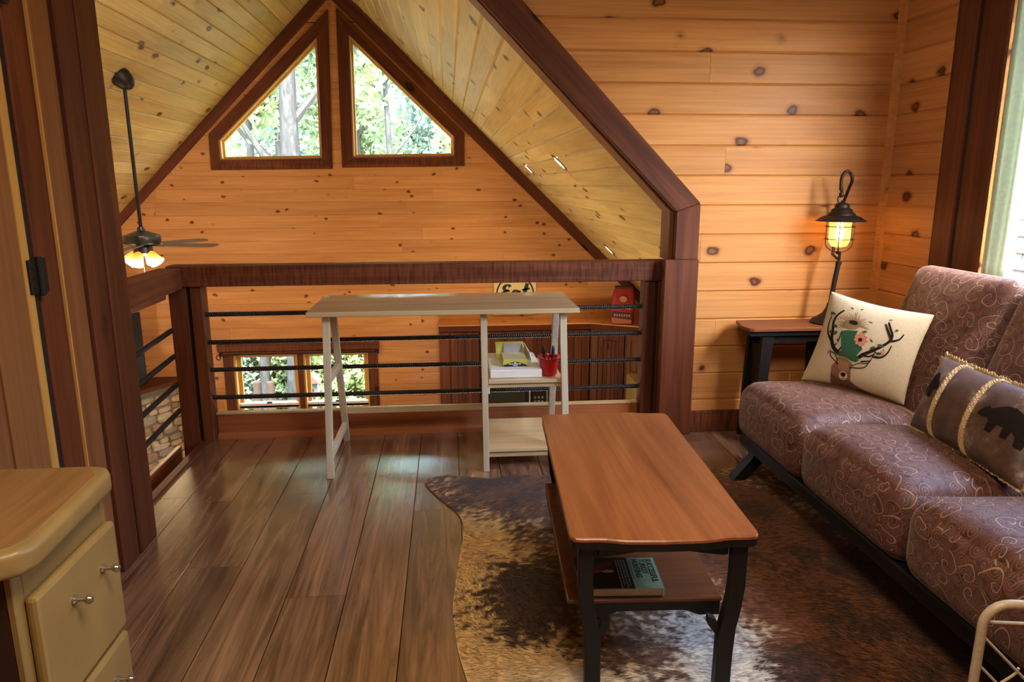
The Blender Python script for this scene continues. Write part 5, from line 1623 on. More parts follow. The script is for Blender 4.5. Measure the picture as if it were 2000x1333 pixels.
for a_deg, tilt in ((200, 42), (-20, 42), (80, 42), (-100, 38)):
    a = math.radians(a_deg)
    ax = Vector((math.cos(a) * math.sin(math.radians(tilt)), math.sin(a) * math.sin(math.radians(tilt)), -math.cos(math.radians(tilt))))
    o0 = Vector((FX + 0.055 * math.cos(a), FY + 0.055 * math.sin(a), 0.742))
    sh = part(fan, 'lamp_shade', MB().lathe([(0.022, 0.0), (0.032, 0.012), (0.040, 0.045), (0.050, 0.085), (0.058, 0.105), (0.055, 0.104), (0.046, 0.082), (0.036, 0.045), (0.026, 0.012)], o0, 20, ax, cap=False), shade_m, smooth=True)
    part(sh, 'bulb', MB().lathe([(0.010, 0.01), (0.022, 0.04), (0.026, 0.065), (0.016, 0.085), (0.002, 0.09)], o0, 12, ax), plain('fan_bulb', (1, 0.9, 0.7), 0.3, emis=(1.0, 0.80, 0.50), estr=14), smooth=True)
part(fan, 'pull_chain', MB().tube([(FX + 0.01, FY - 0.05, 0.72), (FX + 0.012, FY - 0.052, 0.545)], 0.0022, 6).lathe([(0.004, 0), (0.006, 0.008), (0.003, 0.016)], (FX + 0.012, FY - 0.052, 0.530), 8), pew)
lamp('fan_light', 'POINT', (FX, FY, 0.60), 55, (1.0, 0.74, 0.42), shadow_soft_size=0.09)

can_m = plain('can_trim', (0.16, 0.12, 0.07), 0.35, 0.4)
can_e = plain('lit_lens', (1, 0.95, 0.85), 0.3, emis=(1.0, 0.86, 0.62), estr=9)
for (cx, cy, lb) in ((0.823, 5.374, 'recessed light in the pine ceiling slope, nearest of the three'), (0.825, 7.431, 'recessed light high in the pine slope, close to the far rafter'), (1.656, 7.355, 'recessed light low on the pine slope, just above the rail')):
    c_ = Vector((cx, cy, zr(cx))) + nrm_r * 0.0005
    rl_ = thing('recessed_light', lb, 'light', tuple(c_), 'recessed ceiling lights')
    part(rl_, 'trim_ring', MB().lathe([(0.082, 0.0), (0.082, 0.004), (0.062, 0.007), (0.058, 0.001)], c_, 24, nrm_r, cap=False), can_m, smooth=True)
    part(rl_, 'lens', MB().lathe([(0.058, 0.0), (0.056, 0.003), (0.001, 0.004)], c_, 24, nrm_r), can_e)
    lamp('recessed_spot', 'SPOT', tuple(c_ + nrm_r * 0.03), 26, (1.0, 0.80, 0.50), spot_size=math.radians(150), spot_blend=0.8, shadow_soft_size=0.05, direction=tuple(nrm_r))

# EAT sign
sg = thing('eat_sign', 'square cream sign reading Eat hung on the far pine wall', 'sign', (0.76, YF - 0.02, -0.22))
part(sg, 'board', MB().box(0.515, 1.008, YF - 0.022, YF - 0.001, -0.232, 0.255), plain('sign_cream', (0.62, 0.50, 0.24), 0.5), bevel=0.003)
SX, SZ = 0.762, 0.012


def ribbon(pts, w, y):
    mb = MB(); P = [Vector((p[0], 0, p[1])) for p in pts]; Q = []
    for i in range(len(P) - 1):
        p0, p1, p2, p3 = P[max(i - 1, 0)], P[i], P[i + 1], P[min(i + 2, len(P) - 1)]
        for k in range(6):
            t = k / 6
            Q.append(0.5 * ((2 * p1) + (p2 - p0) * t + (2 * p0 - 5 * p1 + 4 * p2 - p3) * t * t + (-p0 + 3 * p1 - 3 * p2 + p3) * t ** 3))
    Q.append(P[-1])
    vs = []
    for i, q in enumerate(Q):
        t = (Q[min(i + 1, len(Q) - 1)] - Q[max(i - 1, 0)]).normalized()
        # pen held at an angle: strokes swell on the downstrokes
        ww = w * (0.55 + 0.75 * abs(t.z))
        nn = Vector((-t.z, 0, t.x)) * ww / 2
        vs += [(q.x + nn.x, y, q.z + nn.z), (q.x - nn.x, y, q.z - nn.z)]
    mb.add(vs, [(2 * i, 2 * i + 1, 2 * i + 3, 2 * i + 2) for i in range(len(Q) - 1)])
    return mb


ring_ = [(SX + 0.225 * math.cos(t), SZ + 0.225 * math.sin(t)) for t in [2 * math.pi * i / 40 for i in range(41)]]
mb = MB()
for i in range(40):
    (x1, z1), (x2, z2) = ring_[i], ring_[i + 1]
    f_ = 0.915
    mb.add([(x1, YF - 0.0226, z1), (x2, YF - 0.0226, z2), (SX + (x2 - SX) * f_, YF - 0.0226, SZ + (z2 - SZ) * f_), (SX + (x1 - SX) * f_, YF - 0.0226, SZ + (z1 - SZ) * f_)], [(0, 1, 2, 3)])
part(sg, 'ring_line', mb, ink)
E_ = [(0.705, 0.100), (0.690, 0.118), (0.660, 0.118), (0.635, 0.095), (0.645, 0.066), (0.685, 0.056), (0.640, 0.045), (0.612, 0.010), (0.625, -0.030), (0.665, -0.040), (0.715, -0.010), (0.735, 0.015)]
a1 = [(0.795, 0.045), (0.765, 0.056), (0.738, 0.030), (0.740, -0.015), (0.765, -0.030), (0.795, 0.005), (0.806, 0.050), (0.800, 0.0), (0.812, -0.030), (0.840, -0.005)]
t1 = [(0.905, 0.140), (0.885, 0.070), (0.868, 0.0), (0.876, -0.033), (0.905, -0.020), (0.930, 0.01)]
t2 = [(0.845, 0.062), (0.885, 0.070), (0.935, 0.078)]
for st_ in (E_, a1, t1, t2):
    part(sg, 'letter_stroke', ribbon(st_, 0.034, YF - 0.0228), ink)

# kitchen: wall cabinets along the far wall, corner cabinet, range
kd = (0.13, 0.040, 0.018)
kit_z = wood('cabinet_stain', (0.13, 0.040, 0.018), (0.05, 0.015, 0.007), 'Z', 14, 0.06, rough=0.6, rand=0.25, spec=0.1, knots=(3.0, 0.5, 0.1), knot_col=(0.012, 0.005, 0.004))
kit_x = wood('cabinet_stain_x', (0.11, 0.028, 0.012), (0.06, 0.016, 0.007), 'X', 14, 0.06, rough=0.6, rand=0.1, spec=0.1)
kit_l = wood('cabinet_light_stain', (0.16, 0.065, 0.028), (0.10, 0.04, 0.017), 'Z', 14, 0.06, rough=0.6, rand=0.15, spec=0.1)


def cabinet(label, x0, x1, z0, z1, boards, stile=0.0, group='kitchen cabinets on the far wall'):
    c = thing('kitchen_cabinet', label, 'cabinet', ((x0 + x1) / 2, 8.1, z0), group)
    part(c, 'body', MB().box(x0 + 0.004, x1 - 0.004, 7.97, YF - 0.002, z0, z1 - 0.012), kit_z)
    part(c, 'top', MB().box(x0 + 0.001, x1 - 0.001, 7.93, YF - 0.002, z1 - 0.012, z1), wall_pine_x)
    part(c, 'cornice', MB().prism([(x0 + 0.001, 7.968, z1 - 0.085), (x0 + 0.001, 7.955, z1 - 0.08), (x0 + 0.001, 7.93, z1 - 0.02), (x0 + 0.001, 7.93, z1 - 0.012), (x0 + 0.001, 7.968, z1 - 0.012)], (x1 - x0 - 0.002, 0, 0)), kit_x)
    if stile:
        part(c, 'stile', MB().box(x0 + 0.006, x0 + stile, 7.945, 7.969, z0, z1 - 0.09), kit_z, bevel=0.003)
    dx0 = x0 + stile + 0.015
    door = part(c, 'door', MB().box(dx0, x1 - 0.012, 7.957, 7.969, z0 + 0.01, z1 - 0.09), kit_z, bevel=0.002)
    w_ = (x1 - 0.012 - dx0) / boards
    for k in range(boards):
        part(door, 'board', MB().box(dx0 + k * w_ + 0.003, dx0 + (k + 1) * w_ - 0.003, 7.946 + 0.003 * (k % 2), 7.9565, z0 + 0.012, z1 - 0.092), kit_z, bevel=0.002)
    return c


cabinet('tall dark-stained cabinet with board door at the left end of the kitchen', -0.13, 0.33, -2.5, -0.275, 4, 0.115)
cabinet('dark-stained wall cabinet above the black range', 0.332, 1.148, -0.915, -0.275, 8)
cabinet('dark-stained board cabinet between the range and the corner cabinet', 1.15, 1.60, -2.5, -0.275, 3, 0.16)
# corner cabinet set at an angle
cc_ = thing('corner_cabinet', 'angled dark-stained corner cabinet holding up the red bag', 'cabinet', (1.95, 8.0, -2.5), 'kitchen cabinets on the far wall')
A_, B_ = Vector((1.602, 7.95, 0)), Vector((2.20, 7.62, 0))
dv_ = (B_ - A_).normalized(); nv_ = Vector((dv_.y, -dv_.x, 0))
foot = [A_, B_, Vector((2.59, 7.62, 0)), Vector((2.59, YF - 0.003, 0)), Vector((1.602, YF - 0.003, 0))]
part(cc_, 'body', MB().prism([p + Vector((0, 0, -2.5)) for p in foot], (0, 0, 2.5 - 0.287)), kit_z)
part(cc_, 'top', MB().prism([p + Vector((0, 0, -0.2868)) for p in [A_ + nv_ * 0.02, B_ + nv_ * 0.02] + foot[2:]], (0, 0, 0.012)), wall_pine_x)
part(cc_, 'cornice', MB().prism([A_ + nv_ * 0.001 + Vector((0, 0, -0.36)), A_ + nv_ * 0.022 + Vector((0, 0, -0.30)), A_ + nv_ * 0.022 + Vector((0, 0, -0.2872)), A_ + nv_ * 0.001 + Vector((0, 0, -0.2872))], B_ - A_), kit_x)


def cbar(s0, s1, z0, z1, d0, d1):
    a, b = A_ + dv_ * s0, A_ + dv_ * s1
    return MB().prism([a + nv_ * d0 + Vector((0, 0, z0)), b + nv_ * d0 + Vector((0, 0, z0)), b + nv_ * d1 + Vector((0, 0, z0)), a + nv_ * d1 + Vector((0, 0, z0))], (0, 0, z1 - z0))


part(cc_, 'stile', cbar(0.02, 0.09, -2.5, -0.37, 0.001, 0.02), kit_l, bevel=0.002)
dr = part(cc_, 'door', cbar(0.10, 0.40, -1.9, -0.38, 0.001, 0.012), kit_z)
for k, (s0, s1, z0, z1) in enumerate(((0.10, 0.155, -1.9, -0.38), (0.345, 0.40, -1.9, -0.38), (0.156, 0.344, -0.46, -0.38))):
    part(dr, 'door_frame', cbar(s0 + 0.001, s1 - 0.001, z0, z1, 0.0122, 0.024), kit_z, bevel=0.002)
for k in range(4):
    s0 = 0.16 + k * 0.0455
    part(dr, 'board', cbar(s0, s0 + 0.043, -1.88, -0.465, 0.0122, 0.018), kit_z, bevel=0.002)
dr = part(cc_, 'door', cbar(0.43, 0.67, -1.9, -0.38, 0.001, 0.012), kit_l)
for k, (s0, s1, z0, z1) in enumerate(((0.43, 0.475, -1.9, -0.38), (0.476, 0.66, -0.45, -0.38), (0.476, 0.66, -0.86, -0.80))):
    part(dr, 'door_frame', cbar(s0, s1, z0, z1, 0.0122, 0.026), kit_l, bevel=0.002)
# pale fridge beside the corner cabinet
fg = thing('refrigerator', 'pale appliance beside the corner cabinet, mostly hidden by the post', 'appliance', (2.25, 7.2, ZG))
part(fg, 'body', MB().box(1.93, 2.55, 6.95, 7.55, ZG, -0.78), cream_paint, bevel=0.01)
part(fg, 'door', MB().box(1.915, 2.55, 6.915, 6.948, -1.55, -0.785), white_paint, bevel=0.008)
part(fg, 'door', MB().box(1.915, 2.55, 6.915, 6.948, ZG + 0.05, -1.56), white_paint, bevel=0.008)
part(fg, 'handle', MB().tube([(1.96, 6.915, -1.50), (1.955, 6.88, -1.48), (1.955, 6.88, -1.0), (1.96, 6.915, -0.98)], 0.010, 8), white_paint, smooth=True)

hd_ = thing('microwave', 'black glossy microwave under the wall cabinet, seen beneath the desk shelf', 'microwave', (0.74, 8.05, -1.36))
gloss = plain('black_gloss', (0.018, 0.018, 0.018), 0.15)
part(hd_, 'body', MB().box(0.345, 1.135, 7.93, YF - 0.003, -1.36, -0.917), gloss, bevel=0.006)
part(hd_, 'door', MB().box(0.350, 0.915, 7.905, 7.929, -1.345, -0.93), gloss, bevel=0.004)
part(hd_, 'door_window', MB().box(0.40, 0.84, 7.902, 7.9045, -1.30, -0.98), plain('smoked_glass', (0.03, 0.032, 0.03), 0.08))
part(hd_, 'handle', MB().tube([(0.895, 7.905, -1.31), (0.895, 7.875, -1.29), (0.895, 7.875, -0.98), (0.895, 7.905, -0.96)], 0.010, 8), plain('steel', (0.55, 0.52, 0.47), 0.3, 0.9), smooth=True)
part(hd_, 'control_panel', MB().box(0.920, 1.085, 7.905, 7.929, -1.345, -0.93), gloss, bevel=0.004)
for i in range(4):
    for j in range(3):
        part(hd_, 'button', MB().box(0.945 + j * 0.042, 0.972 + j * 0.042, 7.902, 7.9046, -1.30 + i * 0.05, -1.27 + i * 0.05), plain('grey_button', (0.12, 0.12, 0.12), 0.4))
part(hd_, 'side_trim', MB().box(1.088, 1.105, 7.902, 7.929, -1.345, -0.93), MATS['steel'])

# red bag on the corner cabinet
rb = thing('red_bag', 'red paper bag with a rolled dark top standing on the corner cabinet', 'bag', (1.97, 7.86, -0.274))
red_p = plain('red_paper', (0.30, 0.010, 0.009), 0.5, bscale=30)
Mb = Matrix.Translation((1.93, 7.84, -0.2735)) @ Matrix.Rotation(math.radians(-14), 4, 'Z') @ Matrix.Rotation(math.radians(2), 4, 'Y') @ Matrix.Diagonal((0.92, 0.92, 0.88, 1))


def bagpt(u, v, z): return Mb @ Vector((u, v, z))


prof_b = [(0.0, 0.130, 0.062), (0.02, 0.138, 0.070), (0.12, 0.140, 0.072), (0.26, 0.136, 0.066), (0.38, 0.130, 0.052), (0.43, 0.118, 0.030), (0.455, 0.105, 0.018)]
mb = MB(); nseg = 20
for z, a, b in prof_b:
    for k in range(nseg):
        t = 2 * math.pi * k / nseg
        c, s = math.cos(t), math.sin(t)
        mb.v.append(tuple(bagpt(a * math.copysign(abs(c) ** 0.45, c), b * math.copysign(abs(s) ** 0.45, s), z)))
for i in range(len(prof_b) - 1):
    for k in range(nseg):
        mb.f.append((i * nseg + k, i * nseg + (k + 1) % nseg, (i + 1) * nseg + (k + 1) % nseg, (i + 1) * nseg + k))
mb.f.append(tuple(range(nseg - 1, -1, -1))); mb.f.append(tuple((len(prof_b) - 1) * nseg + k for k in range(nseg)))
part(rb, 'sack', mb, red_p, smooth=True)
part(rb, 'rolled_top', MB().tube([bagpt(-0.11, 0.0, 0.465), bagpt(0.0, 0.004, 0.470), bagpt(0.11, 0.0, 0.462)], 0.02, 10), plain('dark_paper', (0.03, 0.012, 0.010), 0.5), smooth=True)
part(rb, 'side_panel', MB().prism([bagpt(0.1405, -0.05, 0.03), bagpt(0.1405, 0.05, 0.03), bagpt(0.136, 0.045, 0.36), bagpt(0.136, -0.045, 0.36)], Mb.to_3x3() @ Vector((0.003, 0, 0))), MATS['dark_paper'])


def fpatch(pts, m_, nm, d=0.0):
    part(rb, nm, MB().prism([bagpt(u, -0.0755 - d, z) for u, z in pts], Mb.to_3x3() @ Vector((0, -0.0008, 0))), m_)


fpatch([(0.045 * math.cos(t), 0.33 + 0.04 * math.sin(t)) for t in [2 * math.pi * i / 14 for i in range(14)]], plain('tan_print', (0.40, 0.20, 0.12), 0.5), 'emblem')
for u0_, w_ in ((-0.105, 0.02), (-0.08, 0.025), (-0.048, 0.022), (-0.018, 0.028), (0.016, 0.022), (0.045, 0.026), (0.078, 0.02)):
    fpatch([(u0_, 0.205), (u0_ + w_ * 0.75, 0.205), (u0_ + w_ * 0.75, 0.232), (u0_, 0.238)], white_paint, 'lettering')
fpatch([(-0.125, 0.095), (0.11, 0.08), (0.115, 0.15), (-0.12, 0.165)], MATS['dark_paper'], 'band')
for k in range(7):
    u0_ = -0.10 + k * 0.029
    fpatch([(u0_, 0.108), (u0_ + 0.018, 0.106), (u0_ + 0.02, 0.135), (u0_ + 0.004, 0.14)], MATS['tan_print'], 'lettering', 0.001)
fpatch([(-0.12, 0.015), (0.115, 0.015), (0.112, 0.07), (-0.122, 0.085)], plain('orange_print', (0.36, 0.10, 0.045), 0.5), 'band')

# stone fireplace set across the left corner
F0, F1 = Vector((-3.93, 6.80, 0)), Vector((-3.098, 8.28, 0))
fd_ = (F1 - F0).normalized(); fnv = Vector((fd_.y, -fd_.x, 0))
fp = thing('stone_fireplace', 'tan fieldstone fireplace set across the far left corner', 'fireplace', (-3.9, 7.8, ZG))
mortar = plain('mortar', (0.24, 0.19, 0.13), 0.9, bscale=60, bump=0.4)
part(fp, 'core', MB().prism([F0 + Vector((0, 0, ZG)), F1 + Vector((0, 0, ZG)), Vector((-4.94, 8.28, ZG)), Vector((-4.94, 6.8, ZG))], (0, 0, -0.93 - ZG)), mortar)
stone_ms = [plain('stone_%s' % nm, c, 0.85, bscale=35, bump=0.6) for nm, c in (('tan', (0.40, 0.29, 0.165)), ('buff', (0.50, 0.39, 0.24)), ('grey', (0.33, 0.27, 0.19)), ('rust', (0.34, 0.20, 0.10)), ('pale', (0.58, 0.48, 0.33)))]
srnd = random.Random(21)
z = -1.0
FL = (F1 - F0).length
while z > -2.55:
    h_ = srnd.uniform(0.06, 0.125)
    s = 0.55 + srnd.uniform(-0.1, 0.0)
    while s < FL - 0.03:
        w_ = srnd.uniform(0.09, 0.24)
        e = min(s + w_, FL - 0.01)
        cs_, cz_ = (s + e) / 2, z - h_ / 2 + srnd.uniform(-0.012, 0.012)
        n_ = srnd.choice((6, 7, 8))
        ph = srnd.random()
        out = []
        for k in range(n_):
            t = 2 * math.pi * (k + ph) / n_
            c, si = math.cos(t), math.sin(t)
            ru = (e - s) / 2 * 0.98 * min(1, srnd.uniform(0.92, 1.12)); rv = h_ / 2 * 1.0 * min(1.05, srnd.uniform(0.92, 1.12))
            out.append((cs_ + ru * math.copysign(abs(c) ** 0.6, c), cz_ + rv * math.copysign(abs(si) ** 0.6, si)))
        d_ = srnd.uniform(0.018, 0.045)
        mb = MB()
        W_ = lambda u, v, d: F0 + fd_ * u + fnv * d + Vector((0, 0, v))
        vs = [W_(u, v, 0.0) for u, v in out] + [W_(u, v, d_ * 0.6) for u, v in out] + [W_(cs_ + (u - cs_) * 0.72, cz_ + (v - cz_) * 0.72, d_ + srnd.uniform(-0.004, 0.004)) for u, v in out]
        fs = [tuple(range(2 * n_, 3 * n_))]
        for k in range(n_):
            j = (k + 1) % n_
            fs += [(k, j, n_ + j, n_ + k), (n_ + k, n_ + j, 2 * n_ + j, 2 * n_ + k)]
        mb.add(vs, fs)
        part(fp, 'stone', mb, srnd.choice(stone_ms))
        s = e + 0.008
    z -= h_ + 0.006
part(fp, 'mantel', MB().prism([F0 + fnv * 0.09 + Vector((0, 0, -0.929)), F1 + fnv * 0.055 + Vector((0, -0.06, -0.929)), F1 - fnv * 0.02 + Vector((0, 0, -0.929)), Vector((-4.93, 8.27, -0.929)), Vector((-4.93, 6.8, -0.929))], (0, 0, 0.045)), dark_y)
tvp = thing('dark_panel', 'tall black panel standing on the mantel above the stone fireplace', 'panel', (-3.75, 7.5, -0.883))
T0, T1 = F0 - fnv * 0.10 + fd_ * 0.20, F0 - fnv * 0.10 + fd_ * 1.35
part(tvp, 'frame', MB().prism([T0 + Vector((0, 0, -0.883)), T1 + Vector((0, 0, -0.883)), T1 - fnv * 0.05 + Vector((0, 0, -0.883)), T0 - fnv * 0.05 + Vector((0, 0, -0.883))], (0, 0, 0.80)), plain('black_shell', (0.012, 0.013, 0.015), 0.4), bevel=0.006)
part(tvp, 'face', MB().prism([T0 + fd_ * 0.02 + fnv * 0.001 + Vector((0, 0, -0.863)), T1 - fd_ * 0.02 + fnv * 0.001 + Vector((0, 0, -0.863)), T1 - fd_ * 0.02 + fnv * 0.003 + Vector((0, 0, -0.863)), T0 + fd_ * 0.02 + fnv * 0.003 + Vector((0, 0, -0.863))], (0, 0, 0.76)), plain('panel_face', (0.02, 0.022, 0.026), 0.22))

# ================================================================== outdoors
grass_m = plain('grass', (0.03, 0.055, 0.018), 0.9, bscale=3)
GZ = -3.0
struct('ground', MB().add([(-30, YF + 0.2, GZ), (30, YF + 0.2, GZ), (34, 14, GZ - 0.1), (36, 30, GZ + 3.0), (36, 48, GZ + 9), (-36, 48, GZ + 9), (-36, 30, GZ + 3.0), (-34, 14, GZ - 0.1)], [(0, 1, 2, 7), (7, 2, 3, 6), (6, 3, 4, 5)]), grass_m)


def leaf_mat(nm, c, tr):
    m, nt, b = new_mat(nm)
    oi = N(nt, 'ShaderNodeNewGeometry')
    hs = N(nt, 'ShaderNodeHueSaturation', i_Color=(*c, 1))
    mr = N(nt, 'ShaderNodeMapRange', i_3=0.55, i_4=1.5); L(nt, oi.outputs['Random Per Island'], mr.inputs[0]); L(nt, mr.outputs[0], hs.inputs['Value'])
    L(nt, hs.outputs[0], b.inputs['Base Color'])
    b.inputs['Roughness'].default_value = 0.45
    t = N(nt, 'ShaderNodeBsdfTranslucent'); t.inputs[0].default_value = (*tr, 1)
    mx = N(nt, 'ShaderNodeMixShader', i_0=0.4)
    L(nt, b.outputs[0], mx.inputs[1]); L(nt, t.outputs[0], mx.inputs[2]); L(nt, mx.outputs[0], nt.nodes['Material Output'].inputs['Surface'])
    return m


leaf_ms = [leaf_mat('leaf_mid', (0.11, 0.17, 0.08), (0.24, 0.34, 0.16)), leaf_mat('leaf_light', (0.20, 0.27, 0.11), (0.40, 0.50, 0.22)), leaf_mat('leaf_blue', (0.13, 0.19, 0.15), (0.26, 0.36, 0.28))]
bark_m = wood('bark', (0.050, 0.053, 0.050), (0.018, 0.019, 0.018), 'Z', 16, 0.3, rough=0.9, bump=0.8)


def leaves(cx, cy, cz, rx, ry, rz, count, size, seed, clumps=26):
    g = np.random.default_rng(seed)
    d = g.normal(size=(clumps, 3)); d /= np.linalg.norm(d, axis=1, keepdims=True)
    cl = d * g.uniform(0.35, 1.0, (clumps, 1)) ** 0.6
    k = g.integers(0, clumps, count)
    p = cl[k] + g.normal(size=(count, 3)) * 0.17
    p = p * np.array([rx, ry, rz]) + np.array([cx, cy, cz])
    a = g.normal(size=(count, 3)); a /= np.linalg.norm(a, axis=1, keepdims=True)
    b = np.cross(a, g.normal(size=(count, 3))); b /= np.linalg.norm(b, axis=1, keepdims=True)
    s = g.uniform(0.6, 1.2, (count, 1)) * size
    V = np.stack([p - a * s, p + b * s * 0.5 - a * s * 0.1, p + a * s, p - b * s * 0.5 - a * s * 0.1], 1).reshape(-1, 3)
    me = bpy.data.meshes.new('foliage')
    n = count
    me.vertices.add(4 * n); me.vertices.foreach_set('co', V.astype(np.float32).ravel())
    me.loops.add(4 * n); me.loops.foreach_set('vertex_index', np.arange(4 * n, dtype=np.int32))
    me.polygons.add(n); me.polygons.foreach_set('loop_start', np.arange(0, 4 * n, 4, dtype=np.int32))
    me.update(calc_edges=True)
    return me


def tree(label, x, y, h, r, lean_, seed, mi, crown=(1.8, 1.8, 2.2), zc=0.72, count=7000, fork=None, group='trees behind the gable windows'):
    zb_ = GZ + max(0, (y - 14) * 0.19)
    t = thing('tree', label, 'tree', (x, y, zb_ - 0.1), group)
    top = Vector((x + lean_, y, zb_ + h))
    b0 = Vector((x, y, zb_ - 0.1))
    mid = b0.lerp(top, 0.55)
    mb = MB().tube([b0, b0.lerp(top, 0.25) + Vector((0.04, 0, 0)), mid, b0.lerp(top, 0.8), top], [r * 1.25, r, r * 0.8, r * 0.5, r * 0.15], 10)
    for s_, d in ((0.45, (-0.9, 0.1, 1.0)), (0.55, (0.9, 0.2, 1.1)), (0.66, (-0.6, -0.2, 0.9)), (0.7, (0.7, -0.1, 0.8))):
        a = b0.lerp(top, s_)
        mb.tube([a, a + Vector(d) * 0.5, a + Vector((d[0] * 1.1, d[1], d[2] * 1.4))], [r * 0.5, r * 0.32, r * 0.1], 7)
    part(t, 'trunk', mb, bark_m, smooth=True)
    f = part(t, 'foliage', leaves(x + lean_ * zc, y + 0.2, zb_ + h * zc, crown[0], crown[1], crown[2], count, 0.10, seed), leaf_ms[mi])
    f['kind'] = 'stuff'
    return t


tree('thick grey trunked tree standing in the left gable window', -2.80, 13.0, 9.6, 0.19, 0.25, 1, 0, crown=(1.5, 0.9, 1.7), zc=0.86, count=4500)
tree('slim trunked tree at the lower left of the left gable window', -3.50, 13.4, 7.6, 0.085, 0.1, 2, 1, crown=(1.0, 0.8, 1.6), zc=0.86, count=3500)
tree('slim pale trunk tree in the middle of the right gable window', -0.86, 13.2, 8.6, 0.065, -0.25, 3, 0, crown=(1.1, 0.8, 1.7), zc=0.86, count=3500)
tree('light green tree at the right edge of the right gable window', 0.75, 13.4, 7.6, 0.08, 0.2, 4, 1, crown=(1.1, 0.8, 2.0), zc=0.72, count=4500)
k = 5
for (x_, y_, h_, mi, lb) in ((-6.0, 18.0, 8.2, 1, 'light green tree beyond the left edge of the left gable window'), (-4.1, 18.5, 8.6, 2, 'bluish tree just behind the slim trunk in the left gable window'), (-2.2, 18.0, 8.4, 0, 'mid green tree behind the post between the gable windows'),
                             (-0.2, 18.5, 8.2, 2, 'bluish tree just behind the slim pale trunk in the right gable window'), (1.8, 18.0, 8.4, 1, 'light green tree behind the right corner of the right gable window'),
                             (-9.5, 25, 11, 0, 'mid green tree far beyond the left rafter'), (-6.6, 25.5, 11, 2, 'bluish tree far behind the left gable window'), (-3.6, 25, 11.5, 1, 'pale tree far behind the centre of the gable windows'),
                             (-0.6, 25.5, 11, 0, 'mid green tree far behind the right gable window'), (2.4, 25, 11, 2, 'bluish tree far behind the right corner'), (5.4, 25.5, 11, 0, 'mid green tree far beyond the right rafter')):
    near = y_ < 20
    tree(lb, x_, y_, h_, 0.12, 0.1, k, mi, crown=(1.25, 0.9, 2.6) if near else (1.9, 1.2, 3.6), zc=0.66 if near else 0.5, count=3800 if near else 5000); k += 1


def shrub(label, x, y, r, h, seed, mi, trunks=0):
    zb_ = GZ + max(0, (y - 14) * 0.19) - 0.05
    s_ = thing('shrub', label, 'shrub', (x, y, zb_), 'shrubs below the lower window')
    f = part(s_, 'foliage', leaves(x, y, zb_ + h * 0.5, r, r * 0.7, h * 0.5, 5000, 0.075, seed, 50), leaf_ms[mi]); f['kind'] = 'stuff'
    mb = MB()
    for q in range(3):
        mb.tube([(x + 0.15 * (q - 1), y, zb_), (x + 0.3 * (q - 1), y, zb_ + h * 0.7)], [0.03, 0.012], 6)
    part(s_, 'stem', mb, bark_m, smooth=True)


SH = ((-4.55, 13.6, 0.8, 1.7, 2, 'bluish shrub at the left edge of the lower window'), (-3.35, 13.9, 0.8, 1.6, 0, 'mid green shrub right behind the two stumps'), (-2.2, 13.6, 0.8, 1.7, 1, 'light green shrub behind the birdhouse'), (-1.05, 13.8, 0.8, 1.8, 1, 'light green shrub at the right edge of the lower window'), (0.1, 13.7, 0.8, 1.7, 0, 'mid green shrub beyond the right casing of the lower window'),
      (-5.8, 15.9, 1.0, 2.6, 1, 'light shrub of the second row, beyond the left casing'), (-4.3, 15.8, 1.0, 2.6, 0, 'mid green shrub of the second row, left'), (-2.8, 15.9, 1.0, 2.6, 2, 'bluish shrub of the second row, middle'), (-1.3, 15.8, 1.0, 2.6, 0, 'mid green shrub of the second row, right'), (0.2, 15.9, 1.0, 2.6, 1, 'light shrub of the second row, beyond the right casing'))
for i, (x_, y_, r_, h_, mi, lb) in enumerate(SH):
    shrub(lb, x_, y_, r_ * 0.95, h_, 60 + i, mi)
stump_m = wood('stump_bark', (0.055, 0.036, 0.026), (0.022, 0.014, 0.010), 'Z', 16, 0.3, rough=0.9, bump=0.8)
for (x_, lb) in ((-3.43, 'brown tree stump in front of the shrubs, left of the pair'), (-3.20, 'grey tree stump in front of the shrubs, right of the pair')):
    single('tree_stump', MB().tube([(x_, 12.6, GZ - 0.1), (x_, 12.6, GZ + 0.4), (x_ + 0.01, 12.6, GZ + 0.86)], [0.10, 0.075, 0.065], 12), stump_m, lb, 'stump', (x_, 12.6, GZ - 0.1), 'stumps outside the lower window', smooth=True)
BX = -2.15
plain('weathered_white', (0.16, 0.155, 0.14), 0.8)
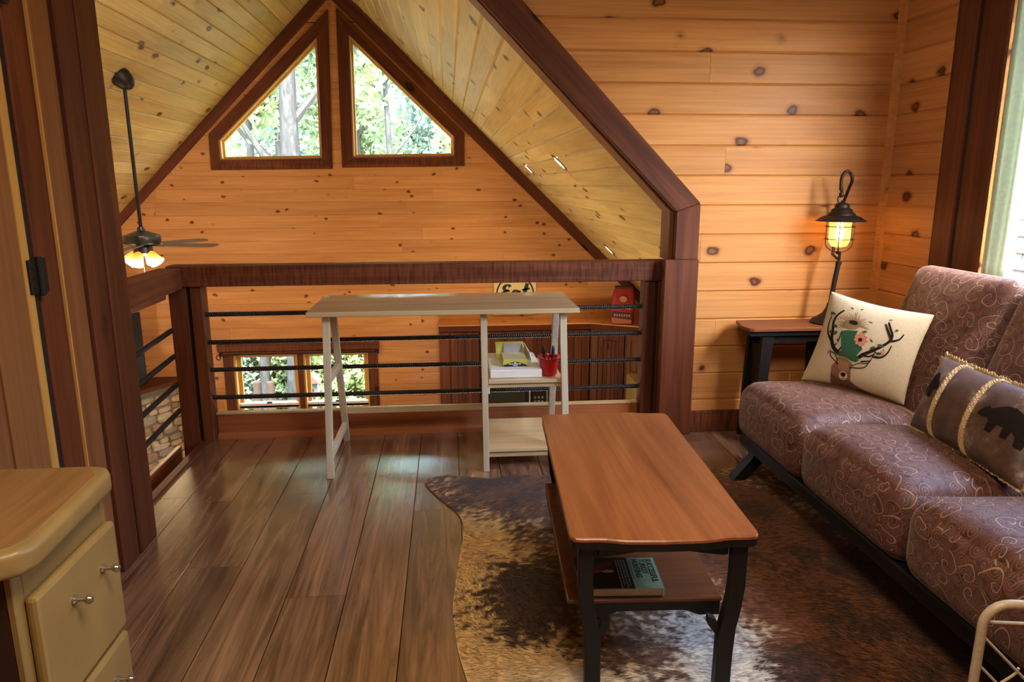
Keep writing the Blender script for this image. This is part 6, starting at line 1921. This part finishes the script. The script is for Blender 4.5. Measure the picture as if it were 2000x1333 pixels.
bh = thing('birdhouse', 'small white birdhouse with a brown roof on a post outside the lower window', 'birdhouse', (BX, 11.0, GZ))
part(bh, 'post', MB().tube([(BX, 11.0, GZ - 0.05), (BX, 11.0, -1.95)], 0.045, 8), MATS['weathered_white'], smooth=True)
part(bh, 'box', MB().box(BX - 0.085, BX + 0.085, 10.92, 11.08, -1.95, -1.72), MATS['weathered_white'])
part(bh, 'roof', MB().prism([(BX - 0.13, 10.88, -1.725), (BX + 0.13, 10.88, -1.725), (BX, 10.88, -1.58)], (0, 0.24, 0)), plain('roof_brown', (0.20, 0.10, 0.055), 0.7))
part(bh, 'entrance', MB().lathe([(0.03, 0), (0.029, 0.003)], (BX, 10.919, -1.84), 12, (0, -1, 0)), ink)

# shingled wall of the neighbouring dormer seen through the right window
sw = thing('shingled_dormer', 'grey shingled dormer wall outside the right window', 'wall', (4.6, 3.2, -1.0))
part(sw, 'sheathing', MB().box(4.62, 4.8, 1.0, 6.5, -1.0, 2.6), plain('felt', (0.05, 0.05, 0.05), 0.9))
sh_ms = [plain('shingle_%s' % a, c, 0.85, bscale=40, bump=0.3) for a, c in (('grey', (0.30, 0.30, 0.31)), ('pale', (0.38, 0.38, 0.38)), ('slate', (0.23, 0.235, 0.25)))]
z = 0.2
row = 0
while z < 1.9:
    y = 4.2 + (0.14 if row % 2 else 0.0)
    while y < 6.3:
        w_ = 0.26
        part(sw, 'shingle', MB().prism([(4.60, y, z - 0.02), (4.60, y + w_, z - 0.02), (4.619, y + w_, z + 0.125), (4.619, y, z + 0.125)], (0.0009, 0, 0)) if False else
             MB().add([(4.585, y, z - 0.02), (4.585, y + w_, z - 0.02), (4.612, y + w_, z + 0.125), (4.612, y, z + 0.125), (4.600, y, z - 0.02), (4.600, y + w_, z - 0.02), (4.619, y + w_, z + 0.125), (4.619, y, z + 0.125)],
                      [(0, 1, 2, 3), (7, 6, 5, 4), (0, 4, 5, 1), (1, 5, 6, 2), (2, 6, 7, 3), (3, 7, 4, 0)]), srnd.choice(sh_ms))
        y += w_ + 0.012
    z += 0.135; row += 1
